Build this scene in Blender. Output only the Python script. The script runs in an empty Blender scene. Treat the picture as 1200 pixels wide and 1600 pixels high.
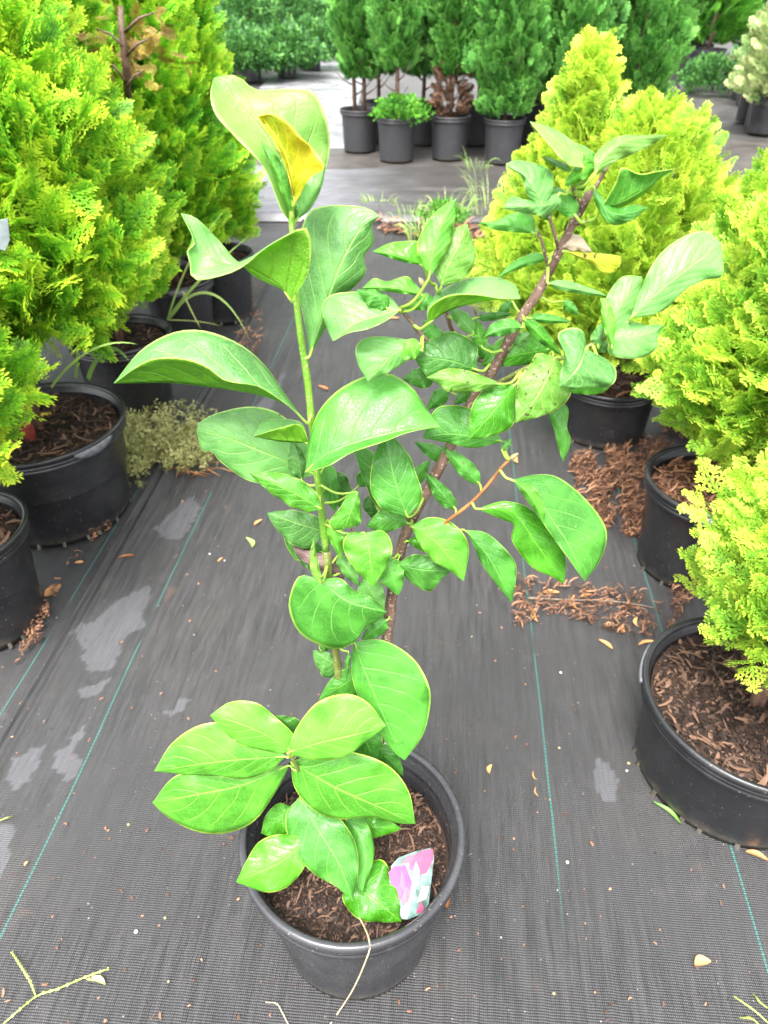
import bpy, math, random
import numpy as np
from math import sin, cos, pi, radians, atan2, sqrt
from mathutils import Vector, noise as mnoise
random.seed(11)
rng = np.random.default_rng(11)
S = bpy.context.scene
COL = S.collection

# ------------------------------------------------------------------ camera
CAMH, PITCH, FPX = 1.19, radians(36.8), 1130.0
cd = bpy.data.cameras.new('camera'); cam = bpy.data.objects.new('camera', cd); COL.objects.link(cam)
cam.location = (0, 0, CAMH); cam.rotation_euler = (pi/2 - PITCH, 0, 0)
cd.sensor_fit = 'VERTICAL'; cd.sensor_height = 36; cd.lens = 36*FPX/1600
cd.clip_start = 0.05; cd.clip_end = 900
cd.dof.use_dof = True; cd.dof.focus_distance = 0.72; cd.dof.aperture_fstop = 9.5
S.camera = cam
# ------------------------------------------------------------------ world and sun (bright overcast)
SUN_EL, SUN_AZ = radians(62), radians(200)
w = bpy.data.worlds.new('World'); S.world = w; w.use_nodes = True
nt = w.node_tree; nt.nodes.clear()
out = nt.nodes.new('ShaderNodeOutputWorld'); bg = nt.nodes.new('ShaderNodeBackground')
sky = nt.nodes.new('ShaderNodeTexSky'); sky.sky_type = 'NISHITA'; sky.sun_disc = False
sky.sun_elevation = SUN_EL; sky.sun_rotation = SUN_AZ; sky.dust_density = 4; sky.air_density = 1.0
hsv = nt.nodes.new('ShaderNodeHueSaturation'); hsv.inputs['Saturation'].default_value = 0.16
nt.links.new(sky.outputs[0], hsv.inputs['Color']); nt.links.new(hsv.outputs[0], bg.inputs[0])
bg.inputs[1].default_value = 0.15; nt.links.new(bg.outputs[0], out.inputs[0])
ld = bpy.data.lights.new('sun', 'SUN'); sun = bpy.data.objects.new('sun', ld); COL.objects.link(sun)
ld.energy = 1.3; ld.angle = radians(24); ld.color = (1, .97, .92)
sd = Vector((sin(SUN_AZ)*cos(SUN_EL), cos(SUN_AZ)*cos(SUN_EL), sin(SUN_EL)))
sun.rotation_euler = sd.to_track_quat('Z', 'Y').to_euler(); sun.location = (0, 0, 20)
S.view_settings.view_transform = 'Standard'; S.view_settings.look = 'None'
S.view_settings.gamma = 1; S.view_settings.exposure = 2.4

# ------------------------------------------------------------------ helpers
SP, CP = sin(PITCH), cos(PITCH)
def ray(px, py):
    a = (px-600)/FPX; b = (800-py)/FPX
    return a, CP+b*SP, -SP+b*CP
def at(px, py, Y):
    d = ray(px, py); t = Y/d[1]; return (d[0]*t, Y, CAMH+d[2]*t)
def gnd(px, py, z=0.0):
    d = ray(px, py); t = (z-CAMH)/d[2]; return (d[0]*t, d[1]*t, z)
YAW = radians(4.7)
def uv2xy(u, v): return (u*cos(YAW)+v*sin(YAW), -u*sin(YAW)+v*cos(YAW))

def tag(o, label=None, cat=None, group=None, kind=None):
    if label: o['label'] = label
    if cat: o['category'] = cat
    if group: o['group'] = group
    if kind: o['kind'] = kind
    return o
def empty(name, loc, rz=0):
    o = bpy.data.objects.new(name, None); COL.objects.link(o); o.location = loc; o.rotation_euler = (0, 0, rz)
    o.empty_display_size = .05
    return o
def wloc(p):
    v = Vector((0, 0, 0))
    while p is not None: v += p.location; p = p.parent
    return v
def mesh(name, V, Fc, mat, parent=None, smooth=True, uv=None, tint=None, mats=None, fm=None, origin=None):
    """numpy mesh; V world coordinates; Fc = int array (n,3|4) or list of tuples"""
    V = np.asarray(V, dtype=np.float64)
    off = np.array(wloc(parent)) if parent is not None else np.array(origin if origin is not None else (0, 0, 0))
    me = bpy.data.meshes.new(name)
    if isinstance(Fc, np.ndarray):
        n, k = Fc.shape
        me.vertices.add(len(V)); me.vertices.foreach_set('co', (V-off).astype(np.float32).ravel())
        me.loops.add(n*k); me.loops.foreach_set('vertex_index', Fc.astype(np.int32).ravel())
        me.polygons.add(n); me.polygons.foreach_set('loop_start', np.arange(0, n*k, k, dtype=np.int32))
        try: me.polygons.foreach_set('loop_total', np.full(n, k, dtype=np.int32))
        except Exception: pass
        me.update(calc_edges=True)
    else:
        me.from_pydata([tuple(q) for q in (V-off)], [], Fc)
    me.polygons.foreach_set('use_smooth', np.full(len(me.polygons), smooth))
    for m in (mats or [mat]): me.materials.append(m)
    if fm is not None: me.polygons.foreach_set('material_index', np.asarray(fm, dtype=np.int32))
    if uv is not None:
        l = me.uv_layers.new(name='UVMap'); idx = np.zeros(len(me.loops), dtype=np.int32)
        me.loops.foreach_get('vertex_index', idx)
        l.data.foreach_set('uv', np.asarray(uv, dtype=np.float32)[idx].ravel())
    if tint is not None:
        a = me.color_attributes.new('tint', 'FLOAT_COLOR', 'POINT')
        t = np.ones((len(V), 4), dtype=np.float32); t[:, :3] = tint
        a.data.foreach_set('color', t.ravel())
    o = bpy.data.objects.new(name, me); COL.objects.link(o)
    if parent is not None: o.parent = parent
    elif origin is not None: o.location = origin
    return o
class MB:
    def __init__(s): s.v = []; s.f = []; s.t = []; s.uv = []; s.m = []
    def add(s, v, f, t=(0, .5, .5), m=0):
        b = len(s.v); s.v += [tuple(q) for q in v]; s.f += [tuple(b+i for i in q) for q in f]
        s.t += [t]*len(v) if not isinstance(t, list) else t; s.m += [m]*len(f)
    def tube(s, pts, rad, n=8, t=(0, .5, .5), m=0):
        P = [Vector(p) for p in pts]; R = rad if hasattr(rad, '__len__') else [rad]*len(P)
        V = []; up = Vector((0.13, .97, .21))
        for i, p in enumerate(P):
            d = (P[min(i+1, len(P)-1)]-P[max(i-1, 0)]).normalized()
            a = d.cross(up)
            if a.length < .1: a = d.cross(Vector((1, 0, 0)))
            a.normalize(); b = d.cross(a)
            for k in range(n):
                q = 2*pi*k/n; V.append(p+(a*cos(q)+b*sin(q))*R[i])
        Fc = [(i*n+k, i*n+(k+1) % n, (i+1)*n+(k+1) % n, (i+1)*n+k) for i in range(len(P)-1) for k in range(n)]
        Fc += [tuple(range(n-1, -1, -1)), tuple((len(P)-1)*n+k for k in range(n))]
        s.add(V, Fc, t, m)
    def lathe(s, prof, c, n=64, wob=None, m=0):
        V = []
        for j, (r, z) in enumerate(prof):
            for k in range(n):
                a = 2*pi*k/n; rr = r*(1+(wob(a, z) if wob else 0)); V.append((c[0]+rr*cos(a), c[1]+rr*sin(a), c[2]+z))
        s.add(V, [(j*n+k, j*n+(k+1) % n, (j+1)*n+(k+1) % n, (j+1)*n+k) for j in range(len(prof)-1) for k in range(n)], m=m)
    def build(s, name, mat, parent=None, smooth=True, mats=None, origin=None, tint=False):
        return mesh(name, s.v, s.f, mat, parent, smooth, mats=mats, fm=s.m if mats else None, origin=origin,
                    tint=np.array(s.t) if tint else None)
def crom(P, n):
    P = np.array(P, dtype=float)
    if len(P) == 2: return P[0]+(P[1]-P[0])*np.linspace(0, 1, n)[:, None]
    d = np.r_[0, np.cumsum(np.linalg.norm(np.diff(P, axis=0), axis=1)+1e-6)]; d /= d[-1]
    Q = np.vstack([2*P[0]-P[1], P, 2*P[-1]-P[-2]]); o = []
    for t in np.linspace(0, 1, n):
        i = min(max(np.searchsorted(d, t, 'right')-1, 0), len(P)-2); u = (t-d[i])/(d[i+1]-d[i])
        a, b, c, e = Q[i], Q[i+1], Q[i+2], Q[i+3]
        o.append(.5*((2*b)+(c-a)*u+(2*a-5*b+4*c-e)*u*u+(3*b-a-3*c+e)*u**3))
    return np.array(o)

# ------------------------------------------------------------------ materials
class NT:
    def __init__(s, name):
        s.m = bpy.data.materials.new(name); s.m.use_nodes = True; s.t = s.m.node_tree
        s.b = s.t.nodes['Principled BSDF']; s.out = s.t.nodes['Material Output']
    def n(s, ty, **k):
        o = s.t.nodes.new(ty)
        for a, b in k.items(): setattr(o, a, b)
        return o
    def l(s, a, b): s.t.links.new(a, b)
    def val(s, x, sock):
        if isinstance(x, (int, float)): sock.default_value = x
        elif isinstance(x, tuple): sock.default_value = (*x, 1) if len(x) == 3 and len(sock.default_value) == 4 else x
        else: s.l(x, sock)
    def math(s, op, a, b=None, c=None, clamp=False):
        o = s.n('ShaderNodeMath', operation=op); o.use_clamp = clamp; s.val(a, o.inputs[0])
        if b is not None: s.val(b, o.inputs[1])
        if c is not None: s.val(c, o.inputs[2])
        return o.outputs[0]
    def noise(s, scale, vec=None, detail=4, rough=.55):
        o = s.n('ShaderNodeTexNoise'); o.inputs['Scale'].default_value = scale; o.inputs['Detail'].default_value = detail
        o.inputs['Roughness'].default_value = rough
        if vec is not None: s.l(vec, o.inputs['Vector'])
        return o.outputs['Fac']
    def step(s, x, lo, hi):
        o = s.n('ShaderNodeMapRange'); o.interpolation_type = 'SMOOTHSTEP'; s.val(x, o.inputs[0])
        o.inputs[1].default_value = lo; o.inputs[2].default_value = hi; return o.outputs[0]
    def mix(s, f, a, b):
        o = s.n('ShaderNodeMix', data_type='RGBA'); s.val(f, o.inputs[0]); s.val(a, o.inputs[6]); s.val(b, o.inputs[7]); return o.outputs[2]
    def mapv(s, vec, scale, rot=0):
        o = s.n('ShaderNodeMapping'); s.l(vec, o.inputs[0]); o.inputs['Scale'].default_value = scale
        o.inputs['Rotation'].default_value = (0, 0, rot); return o.outputs[0]
    def geo(s): return s.n('ShaderNodeNewGeometry').outputs['Position']
    def bump(s, h, strength, dist=.01, nrm=None):
        o = s.n('ShaderNodeBump'); s.val(h, o.inputs['Height']); o.inputs['Strength'].default_value = strength
        o.inputs['Distance'].default_value = dist
        if nrm is not None: s.l(nrm, o.inputs['Normal'])
        return o.outputs[0]
    def fin(s, col=None, rough=None, nrm=None, spec=None):
        if col is not None: s.val(col, s.b.inputs['Base Color'])
        if rough is not None: s.val(rough, s.b.inputs['Roughness'])
        if nrm is not None: s.l(nrm, s.b.inputs['Normal'])
        if spec is not None: s.b.inputs['Specular IOR Level'].default_value = spec
        return s.m
    def translucent(s, col, fac):
        t = s.n('ShaderNodeBsdfTranslucent'); s.val(col, t.inputs[0]); m = s.n('ShaderNodeMixShader'); m.inputs[0].default_value = fac
        s.l(s.b.outputs[0], m.inputs[1]); s.l(t.outputs[0], m.inputs[2]); s.l(m.outputs[0], s.out.inputs[0])
def rgb(h):  # sRGB hex -> linear
    v = [int(h[i:i+2], 16)/255 for i in (0, 2, 4)]
    return tuple(x/12.92 if x <= .04045 else ((x+.055)/1.055)**2.4 for x in v)

def leaf_mat(name, base, lite, vein, edge, rough, speck=0.0, under=False, spots=None, tr=.34, quilt=.34):
    M = NT(name); uv = M.n('ShaderNodeUVMap').outputs[0]; sx = M.n('ShaderNodeSeparateXYZ'); M.l(uv, sx.inputs[0])
    U = sx.outputs[0]; a = M.math('ABSOLUTE', M.math('MULTIPLY_ADD', sx.outputs[1], 2.0, -1.0))
    oi = M.n('ShaderNodeObjectInfo').outputs['Random']; P = M.geo()
    big = M.noise(28, P, 3); fine = M.noise(420, P, 3)
    ph = M.math('MULTIPLY_ADD', M.noise(30, P, 2), .05, M.math('SUBTRACT', U, M.math('MULTIPLY', M.math('POWER', a, 1.15), .34)))
    sv = M.math('ABSOLUTE', M.math('SUBTRACT', M.math('FRACT', M.math('MULTIPLY', ph, 6.5)), .5))   # 0 at vein
    side = M.math('SUBTRACT', 1.0, M.step(sv, .006, .060))
    mid = M.math('SUBTRACT', 1.0, M.step(a, .012, .045))
    side = M.math('MULTIPLY', side, M.math('SUBTRACT', 1.0, M.step(a, .55, .95)))
    vf = M.math('MAXIMUM', M.math('MULTIPLY', side, .8), M.math('MULTIPLY', mid, .85))
    vor = M.n('ShaderNodeTexVoronoi', feature='DISTANCE_TO_EDGE'); vor.inputs['Scale'].default_value = 330; M.l(P, vor.inputs['Vector'])
    ret = M.step(vor.outputs[0], .0, .14)
    c = M.mix(M.step(M.math('ADD', big, M.math('MULTIPLY_ADD', oi, .3, -.15)), .34, .66), tuple(x*.70 for x in base), lite)
    c = M.mix(M.math('MULTIPLY', M.step(fine, .45, .7), .35), c, lite)
    c = M.mix(M.math('MULTIPLY', M.math('SUBTRACT', 1.0, ret), .16), c, vein)
    c = M.mix(vf, c, vein)
    eg = M.step(M.math('MULTIPLY_ADD', M.noise(60, P, 2), .04, a), .972, 1.0)
    c = M.mix(M.math('MULTIPLY', eg, .85), c, edge)
    if speck:
        sp = M.step(M.noise(300, P, 1), .76, .79); sp = M.math('MULTIPLY', sp, M.step(M.noise(30, P, 2), .5, .6))
        c = M.mix(M.math('MULTIPLY', sp, speck), c, (.62, .66, .5))
    bl = M.math('MULTIPLY', M.step(M.noise(150, P, 2), .69, .73), M.step(M.noise(22, P, 2), .54, .62))
    c = M.mix(M.math('MULTIPLY', bl, .75), c, (.13, .10, .025))
    if spots:
        sp = M.step(M.noise(260, P, 2), .60, .66); sp = M.math('MULTIPLY', sp, M.step(M.noise(40, P, 2), .42, .58))
        c = M.mix(sp, c, spots)
    h = M.math('ADD', M.math('MULTIPLY', vf, -.7), M.math('MULTIPLY', ret, .10))
    h = M.math('ADD', h, M.math('MULTIPLY', sv, .35))
    n = M.bump(M.math('ADD', h, M.math('MULTIPLY', M.noise(60, P, 1), 1.6)), min(1, quilt*1.5), .0022)
    rr = M.math('MULTIPLY_ADD', M.noise(35, P, 2), .2, rough-.1)
    M.fin(c, rr, n, .5)
    tc = M.n('ShaderNodeHueSaturation'); tc.inputs['Saturation'].default_value = 1.15; tc.inputs['Value'].default_value = 1.5; tc.inputs['Hue'].default_value = .485
    M.l(c, tc.inputs['Color']); M.translucent(tc.outputs[0], tr)
    return M.m
LM = {}
LM['mint'] = leaf_mat('leaf_mint', (.085, .28, .055), (.14, .37, .085), (.27, .50, .11), (.42, .60, .16), .38, .25)
LM['green'] = leaf_mat('leaf_green', (.052, .25, .022), (.088, .33, .038), (.16, .42, .08), (.38, .60, .10), .36, .45)
LM['lime'] = leaf_mat('leaf_lime', (.075, .32, .022), (.12, .41, .036), (.22, .52, .06), (.48, .66, .09), .38, .35)
LM['dark'] = leaf_mat('leaf_dark', (.040, .18, .018), (.068, .25, .028), (.12, .33, .05), (.32, .50, .09), .36, .2, quilt=.45)
LM['shiny'] = leaf_mat('leaf_shiny', (.052, .27, .010), (.082, .35, .018), (.16, .46, .04), (.42, .60, .08), .24, .2, quilt=.4)
LM['pale'] = leaf_mat('leaf_pale', (.125, .31, .045), (.18, .38, .065), (.27, .45, .09), (.55, .66, .2), .4, .1)
LM['yellow'] = leaf_mat('leaf_yellow', (.27, .38, .006), (.42, .36, .01), (.66, .66, .05), (.75, .66, .06), .3, 0)
LM['sick'] = leaf_mat('leaf_yellowing', (.45, .50, .02), (.5, .56, .03), (.5, .55, .06), (.5, .5, .06), .4, .1, spots=(.08, .03, .01))
LM['spot'] = leaf_mat('leaf_spotted', (.12, .34, .03), (.2, .42, .06), (.3, .5, .1), (.5, .55, .12), .4, .3, spots=(.05, .035, .012))
LM['dead'] = leaf_mat('leaf_dead', (.12, .07, .06), (.20, .13, .12), (.10, .05, .04), (.1, .06, .05), .6, .3, tr=.05)
LM['tan'] = leaf_mat('leaf_tan', (.42, .34, .22), (.5, .42, .3), (.4, .33, .2), (.5, .45, .2), .6, .2, tr=.2)
UNDER = leaf_mat('leaf_underside', (.13, .38, .012), (.17, .44, .02), (.30, .56, .06), (.45, .62, .10), .45, 0, tr=.4, quilt=.8)
UNDERY = leaf_mat('leaf_underside_yellow', (.5, .58, .02), (.62, .6, .03), (.62, .66, .05), (.7, .66, .08), .45, 0, tr=.35)
def simple(name, col, rough=.5, var=.25, scale=60, bump=0, spec=.5, bs=200):
    M = NT(name); P = M.geo(); n = M.noise(scale, P, 5)
    d = tuple(x*(1-var) for x in col); b = tuple(min(1, x*(1+var)) for x in col)
    c = M.mix(M.step(n, .3, .7), d, b)
    return M.fin(c, rough, M.bump(M.noise(bs, P, 4), bump, .004) if bump else None, spec)
def bark(name, col, col2, lent):
    M = NT(name); P = M.geo(); n = M.noise(90, M.mapv(P, (1, 1, .25)), 5)
    c = M.mix(M.step(n, .35, .65), col, col2); l = M.step(M.noise(380, P, 1), .62, .66); c = M.mix(M.math('MULTIPLY', l, .7), c, lent)
    return M.fin(c, .55, M.bump(M.math('ADD', n, M.math('MULTIPLY', M.noise(300, P, 3), .6)), .6, .003))
M_BROWN = bark('bark_brown', (.075, .038, .024), (.19, .115, .08), (.42, .34, .27))
M_GSTEM = bark('stem_green', (.10, .24, .015), (.16, .33, .03), (.35, .42, .15))
M_OLIVE = bark('stem_olive', (.09, .10, .02), (.14, .17, .035), (.35, .33, .18))
M_PET = simple('petiole', (.26, .42, .05), .4, .2)
M_TWIG = simple('twig_rust', (.24, .10, .03), .5, .3)
M_BUD = simple('bud', (.28, .24, .12), .6, .25)
M_TRUNK = bark('thuja_bark', (.08, .04, .027), (.16, .095, .065), (.3, .2, .15))
M_REDT = simple('wrapped_trunk', (.22, .035, .02), .5, .3, 120, .4)

def plastic(name, col=.014, dust=.05, rough=.32, scratch=.5):
    M = NT(name); P = M.geo(); n = M.noise(9, P, 6, .65); n2 = M.noise(60, M.mapv(P, (1, 1, .35)), 5, .7)
    c = M.mix(M.math('MULTIPLY', M.step(n, .42, .75), .55), (col, col, col*1.12), (dust*.75, dust*.75, dust*.8))
    c = M.mix(M.math('MULTIPLY', M.step(n2, .58, .72), scratch*.5), c, (dust*1.4, dust*1.4, dust*1.45))
    sp = M.step(M.noise(230, P, 1), .73, .77); c = M.mix(M.math('MULTIPLY', sp, .6), c, (.3, .27, .22))
    sz = M.n('ShaderNodeSeparateXYZ'); M.l(P, sz.inputs[0])
    mud = M.math('MULTIPLY', M.math('SUBTRACT', 1.0, M.step(M.math('MULTIPLY_ADD', M.noise(40, P, 4), .05, sz.outputs[2]), .025, .06)), .45)
    c = M.mix(mud, c, (.10, .085, .06))
    r = M.math('MULTIPLY_ADD', n2, .25, rough-.12)
    return M.fin(c, r, M.bump(M.math('ADD', n, M.math('MULTIPLY', M.noise(240, P, 3), .2)), .25, .004), .5)
M_POT = plastic('black_plastic'); M_POTB = plastic('grey_black_plastic', .022, .045, .5, .3)
M_POTF = plastic('greyed_plastic', .026, .085, .27, .5)
M_TAB = simple('worn_plastic_edge', (.11, .11, .125), .4, .3, 80, .2)

def tint_mat(name, a, b, c2, rough=.55, tr=.0, spec=.4, shift=0.0):
    """tint.r: 0 old growth .. 1 new tips; tint.g / tint.b random per piece"""
    M = NT(name); at_ = M.n('ShaderNodeAttribute', attribute_name='tint'); s = M.n('ShaderNodeSeparateColor'); M.l(at_.outputs['Color'], s.inputs[0])
    P = M.geo(); lump = M.noise(5.5, P, 2)
    f = M.math('ADD', s.outputs[0], M.math('MULTIPLY_ADD', lump, .8, -.4+shift)); f = M.math('ADD', f, M.math('MULTIPLY_ADD', s.outputs[1], .6, -.3))
    rp = M.n('ShaderNodeValToRGB'); M.l(f, rp.inputs[0]); e = rp.color_ramp.elements
    e[0].position = .05; e[0].color = (*a, 1); e[1].position = .95; e[1].color = (*c2, 1); k = e.new(.5); k.color = (*b, 1)
    M.fin(rp.outputs[0], rough, None, spec)
    if tr: M.translucent(rp.outputs[0], tr)
    return M.m
TH_L = tint_mat('thuja_gold_green', (.05, .20, .012), (.21, .52, .024), (.60, .76, .05), tr=.4, shift=.06)
TH_L2 = tint_mat('thuja_bright_green', (.04, .19, .012), (.17, .49, .022), (.54, .74, .045), tr=.4, shift=.03)
TH_R = tint_mat('thuja_golden', (.11, .28, .02), (.32, .53, .045), (.60, .73, .08), tr=.35, shift=.10)
TH_R2 = tint_mat('thuja_lime', (.09, .27, .018), (.29, .54, .045), (.62, .75, .09), tr=.35, shift=.08)
TH_B = tint_mat('arborvitae_green', (.035, .15, .022), (.10, .32, .05), (.22, .50, .095), tr=.2)
TH_BR = tint_mat('arborvitae_browned', (.09, .05, .028), (.17, .09, .055), (.26, .15, .09))
TH_RU = tint_mat('rusty_foliage', (.14, .09, .02), (.30, .17, .04), (.42, .36, .05))
TH_G = tint_mat('arborvitae_midgreen', (.03, .13, .012), (.07, .27, .02), (.16, .42, .03), tr=.2)
TH_V = tint_mat('variegated_foliage', (.13, .26, .06), (.38, .48, .18), (.72, .72, .38), tr=.2)
TH_S = tint_mat('shrub_dark_green', (.02, .08, .018), (.05, .17, .035), (.11, .28, .05), tr=.15)
TH_F = tint_mat('far_trees', (.03, .09, .025), (.06, .17, .04), (.13, .27, .07))
M_SOIL = tint_mat('soil', (.012, .007, .005), (.045, .025, .017), (.15, .085, .055), rough=.7, spec=.3)
M_BARK = tint_mat('bark_mulch', (.045, .020, .011), (.145, .066, .038), (.34, .17, .09), rough=.7)
M_GRASS = tint_mat('grass_blades', (.10, .22, .03), (.22, .38, .08), (.42, .48, .16), tr=.2)
M_DRY = tint_mat('dry_leaf', (.20, .08, .03), (.34, .13, .045), (.50, .26, .10), rough=.6)
M_SPURGE = tint_mat('creeping_weed', (.16, .17, .05), (.34, .35, .12), (.52, .50, .22), tr=.15)

# ------------------------------------------------------------------ ground
def cloth_mat(name, lines, wet=0.0, base=.021, dirt=.0, stained=False):
    M = NT(name); P = M.geo(); mp = M.n('ShaderNodeMapping'); M.l(P, mp.inputs[0]); mp.inputs['Rotation'].default_value = (0, 0, YAW)
    W = mp.outputs[0]; s = M.n('ShaderNodeSeparateXYZ'); M.l(W, s.inputs[0]); u, v = s.outputs[0], s.outputs[1]
    # weave: fine warp threads across u, picks across v
    wu = M.math('ABSOLUTE', M.math('SINE', M.math('MULTIPLY', u, pi/.0028))); wv = M.math('ABSOLUTE', M.math('SINE', M.math('MULTIPLY', v, pi/.0036)))
    weave = M.math('MULTIPLY', wu, wv)
    streak = M.noise(1.0, M.mapv(W, (85, 5, 1)), 5, .65); streak2 = M.noise(1.0, M.mapv(W, (300, 14, 1)), 4, .6)
    blot = M.noise(3.2, W, 6, .62); blot2 = M.noise(16, W, 5, .65)
    smask = M.step(M.noise(2.2, W, 3), .38, .62)
    streak = M.math('ADD', .5, M.math('MULTIPLY', M.math('SUBTRACT', streak, .5), M.math('MULTIPLY_ADD', smask, 1.6, .3)))
    c = M.mix(M.step(streak, .3, .7), (base*.38, base*.37, base*.38), (base*1.5, base*1.42, base*1.5))  # soft shade of the cloth ripples and creases, painted into the colour as dark streaks
    c = M.mix(M.math('MULTIPLY', M.step(streak2, .42, .7), .5), c, (base*2.1, base*2.05, base*2.15))
    c = M.mix(M.math('MULTIPLY', weave, .45), c, (base*2.6, base*2.55, base*2.65))
    c = M.mix(M.math('MULTIPLY', M.step(blot, .48, .72), .35+dirt), c, (.060, .054, .049))
    c = M.mix(M.math('MULTIPLY', M.step(blot2, .55, .78), .25+dirt), c, (.085, .08, .078))
    sp = M.step(M.noise(170, W, 1), .77, .80); c = M.mix(M.math('MULTIPLY', sp, .7), c, (.36, .34, .32))
    rust = M.math('MULTIPLY', M.step(M.noise(7, W, 4), .66, .74), .3); c = M.mix(rust, c, (.13, .075, .045))
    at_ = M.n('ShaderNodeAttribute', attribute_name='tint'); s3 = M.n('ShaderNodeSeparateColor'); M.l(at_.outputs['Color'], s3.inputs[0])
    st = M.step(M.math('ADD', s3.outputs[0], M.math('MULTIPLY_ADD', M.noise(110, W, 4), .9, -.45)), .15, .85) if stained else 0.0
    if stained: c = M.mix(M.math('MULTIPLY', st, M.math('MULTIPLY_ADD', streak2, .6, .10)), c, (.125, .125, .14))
    f = None
    for L in lines:
        k = M.math('SUBTRACT', 1.0, M.step(M.math('ABSOLUTE', M.math('ADD', M.math('SUBTRACT', u, L), M.math('MULTIPLY_ADD', M.noise(2.0, W, 1), .012, -.006))), .0011, .0017))
        if abs(L-.237) < .001: k = M.math('MULTIPLY', k, M.step(v, .48, .72))
        f = k if f is None else M.math('MAXIMUM', f, k)
    if f is not None:
        dash = M.step(M.math('SINE', M.math('MULTIPLY', v, 2*pi/.0075)), -.75, -.2); gap = M.step(M.noise(1.0, M.mapv(W, (.4, 5, 1)), 2), .36, .40)
        f = M.math('MULTIPLY', M.math('MULTIPLY', f, M.math('MULTIPLY_ADD', dash, .7, .3)), M.math('MULTIPLY_ADD', gap, .85, .15))
        c = M.mix(f, c, (.022, .15, .125))
    h = M.math('ADD', M.math('MULTIPLY', weave, .6), M.math('MULTIPLY', streak, 1.0)); n = M.bump(h, .7, .003)
    r = M.math('MULTIPLY_ADD', M.noise(5, W, 4), .35, .27-wet)
    return M.fin(c, r, n, .5)
LINES_L = [-.845]; LINES_M = [-.628, .237, .531]
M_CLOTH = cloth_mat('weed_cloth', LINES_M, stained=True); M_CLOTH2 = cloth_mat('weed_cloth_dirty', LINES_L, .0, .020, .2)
M = NT('ground_mud'); P = M.geo(); nn = M.noise(2.5, P, 8, .65); n2 = M.noise(40, P, 5)
c = M.mix(M.step(nn, .35, .65), (.035, .031, .029), (.075, .07, .068)); c = M.mix(M.math('MULTIPLY', M.step(n2, .5, .7), .5), c, (.10, .09, .085))
M_GROUND = M.fin(c, M.math('MULTIPLY_ADD', nn, .5, .2), M.bump(M.math('ADD', nn, n2), .4, .02))
M = NT('wet_pale_cloth'); P = M.geo(); nn = M.noise(4, P, 7, .65); n2 = M.noise(1, M.mapv(P, (60, 5, 1)), 4)
c = M.mix(M.step(nn, .4, .65), (.14, .14, .145), (.27, .27, .285)); c = M.mix(M.math('MULTIPLY', M.step(n2, .5, .7), .4), c, (.09, .085, .08))
M_PATH = M.fin(c, M.math('MULTIPLY_ADD', nn, .4, .12), M.bump(nn, .3, .02))
g = mesh('ground', [(-250, -120, -.012), (250, -120, -.012), (250, 420, -.012), (-250, 420, -.012)], [(0, 1, 2, 3)], M_GROUND); tag(g, kind='structure')

def sheet(name, u0, u1, v0, v1, nu, nv, mat, zf, uf=None):
    U = np.linspace(0, 1, nu); Vv = np.linspace(v0, v1, nv); pts = []
    for v in Vv:
        a = uf(v) if uf else u0
        for t in U:
            u = a+(u1-a)*t; x, y = uv2xy(u, v); pts.append((x, y, zf(u, v, u-a)))
    i = np.arange(nu*nv).reshape(nv, nu)
    Fc = np.stack([i[:-1, :-1], i[:-1, 1:], i[1:, 1:], i[1:, :-1]], -1).reshape(-1, 4)
    o = mesh(name, pts, Fc, mat); tag(o, kind='structure'); return o
def rip(u, v, a):
    return a*(1.3*mnoise.noise((u*24, v*1.1, 3.3))+1.1*mnoise.noise((u*60, v*2.2, 9.1))*(1+mnoise.noise((u*3, v*2, 4))))
sheet('weed_cloth_lower', -6, 4, -1.2, 4.35, 220, 60, M_CLOTH2, lambda u, v, d: -.006+rip(u, v, .0010))
def seam(v): return -.80-.012*v+.008*mnoise.noise((v*1.3, 1, 1))
def zmain(u, v, d):
    z = .001+rip(u, v, .0017)
    if d < .05: z += .011*math.exp(-((d-.006)/.006)**2)+.007*math.exp(-((d-.032)/.008)**2)
    return z
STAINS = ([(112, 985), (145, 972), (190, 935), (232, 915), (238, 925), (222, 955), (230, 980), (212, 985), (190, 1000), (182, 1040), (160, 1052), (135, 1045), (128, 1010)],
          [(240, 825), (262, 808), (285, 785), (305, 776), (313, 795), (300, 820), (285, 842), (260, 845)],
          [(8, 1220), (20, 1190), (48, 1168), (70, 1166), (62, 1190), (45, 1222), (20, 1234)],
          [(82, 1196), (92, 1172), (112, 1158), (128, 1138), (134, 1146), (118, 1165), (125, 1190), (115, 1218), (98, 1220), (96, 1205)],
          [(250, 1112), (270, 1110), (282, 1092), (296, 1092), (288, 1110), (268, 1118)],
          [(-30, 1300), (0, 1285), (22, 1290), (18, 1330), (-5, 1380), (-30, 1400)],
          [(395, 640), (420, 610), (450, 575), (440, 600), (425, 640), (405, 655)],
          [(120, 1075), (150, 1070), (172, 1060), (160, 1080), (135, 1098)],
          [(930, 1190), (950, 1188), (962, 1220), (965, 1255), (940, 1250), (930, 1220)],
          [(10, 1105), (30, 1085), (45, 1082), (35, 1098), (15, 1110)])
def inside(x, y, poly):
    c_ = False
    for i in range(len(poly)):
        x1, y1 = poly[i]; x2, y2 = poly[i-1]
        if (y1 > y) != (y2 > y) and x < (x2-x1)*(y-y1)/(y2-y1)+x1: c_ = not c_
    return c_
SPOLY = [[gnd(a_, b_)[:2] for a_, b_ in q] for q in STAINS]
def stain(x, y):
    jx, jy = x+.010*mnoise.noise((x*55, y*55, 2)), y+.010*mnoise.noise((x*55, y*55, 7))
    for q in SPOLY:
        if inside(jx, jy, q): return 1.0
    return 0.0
U_ = []
def nonuni(v): return seam(v)
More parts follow.
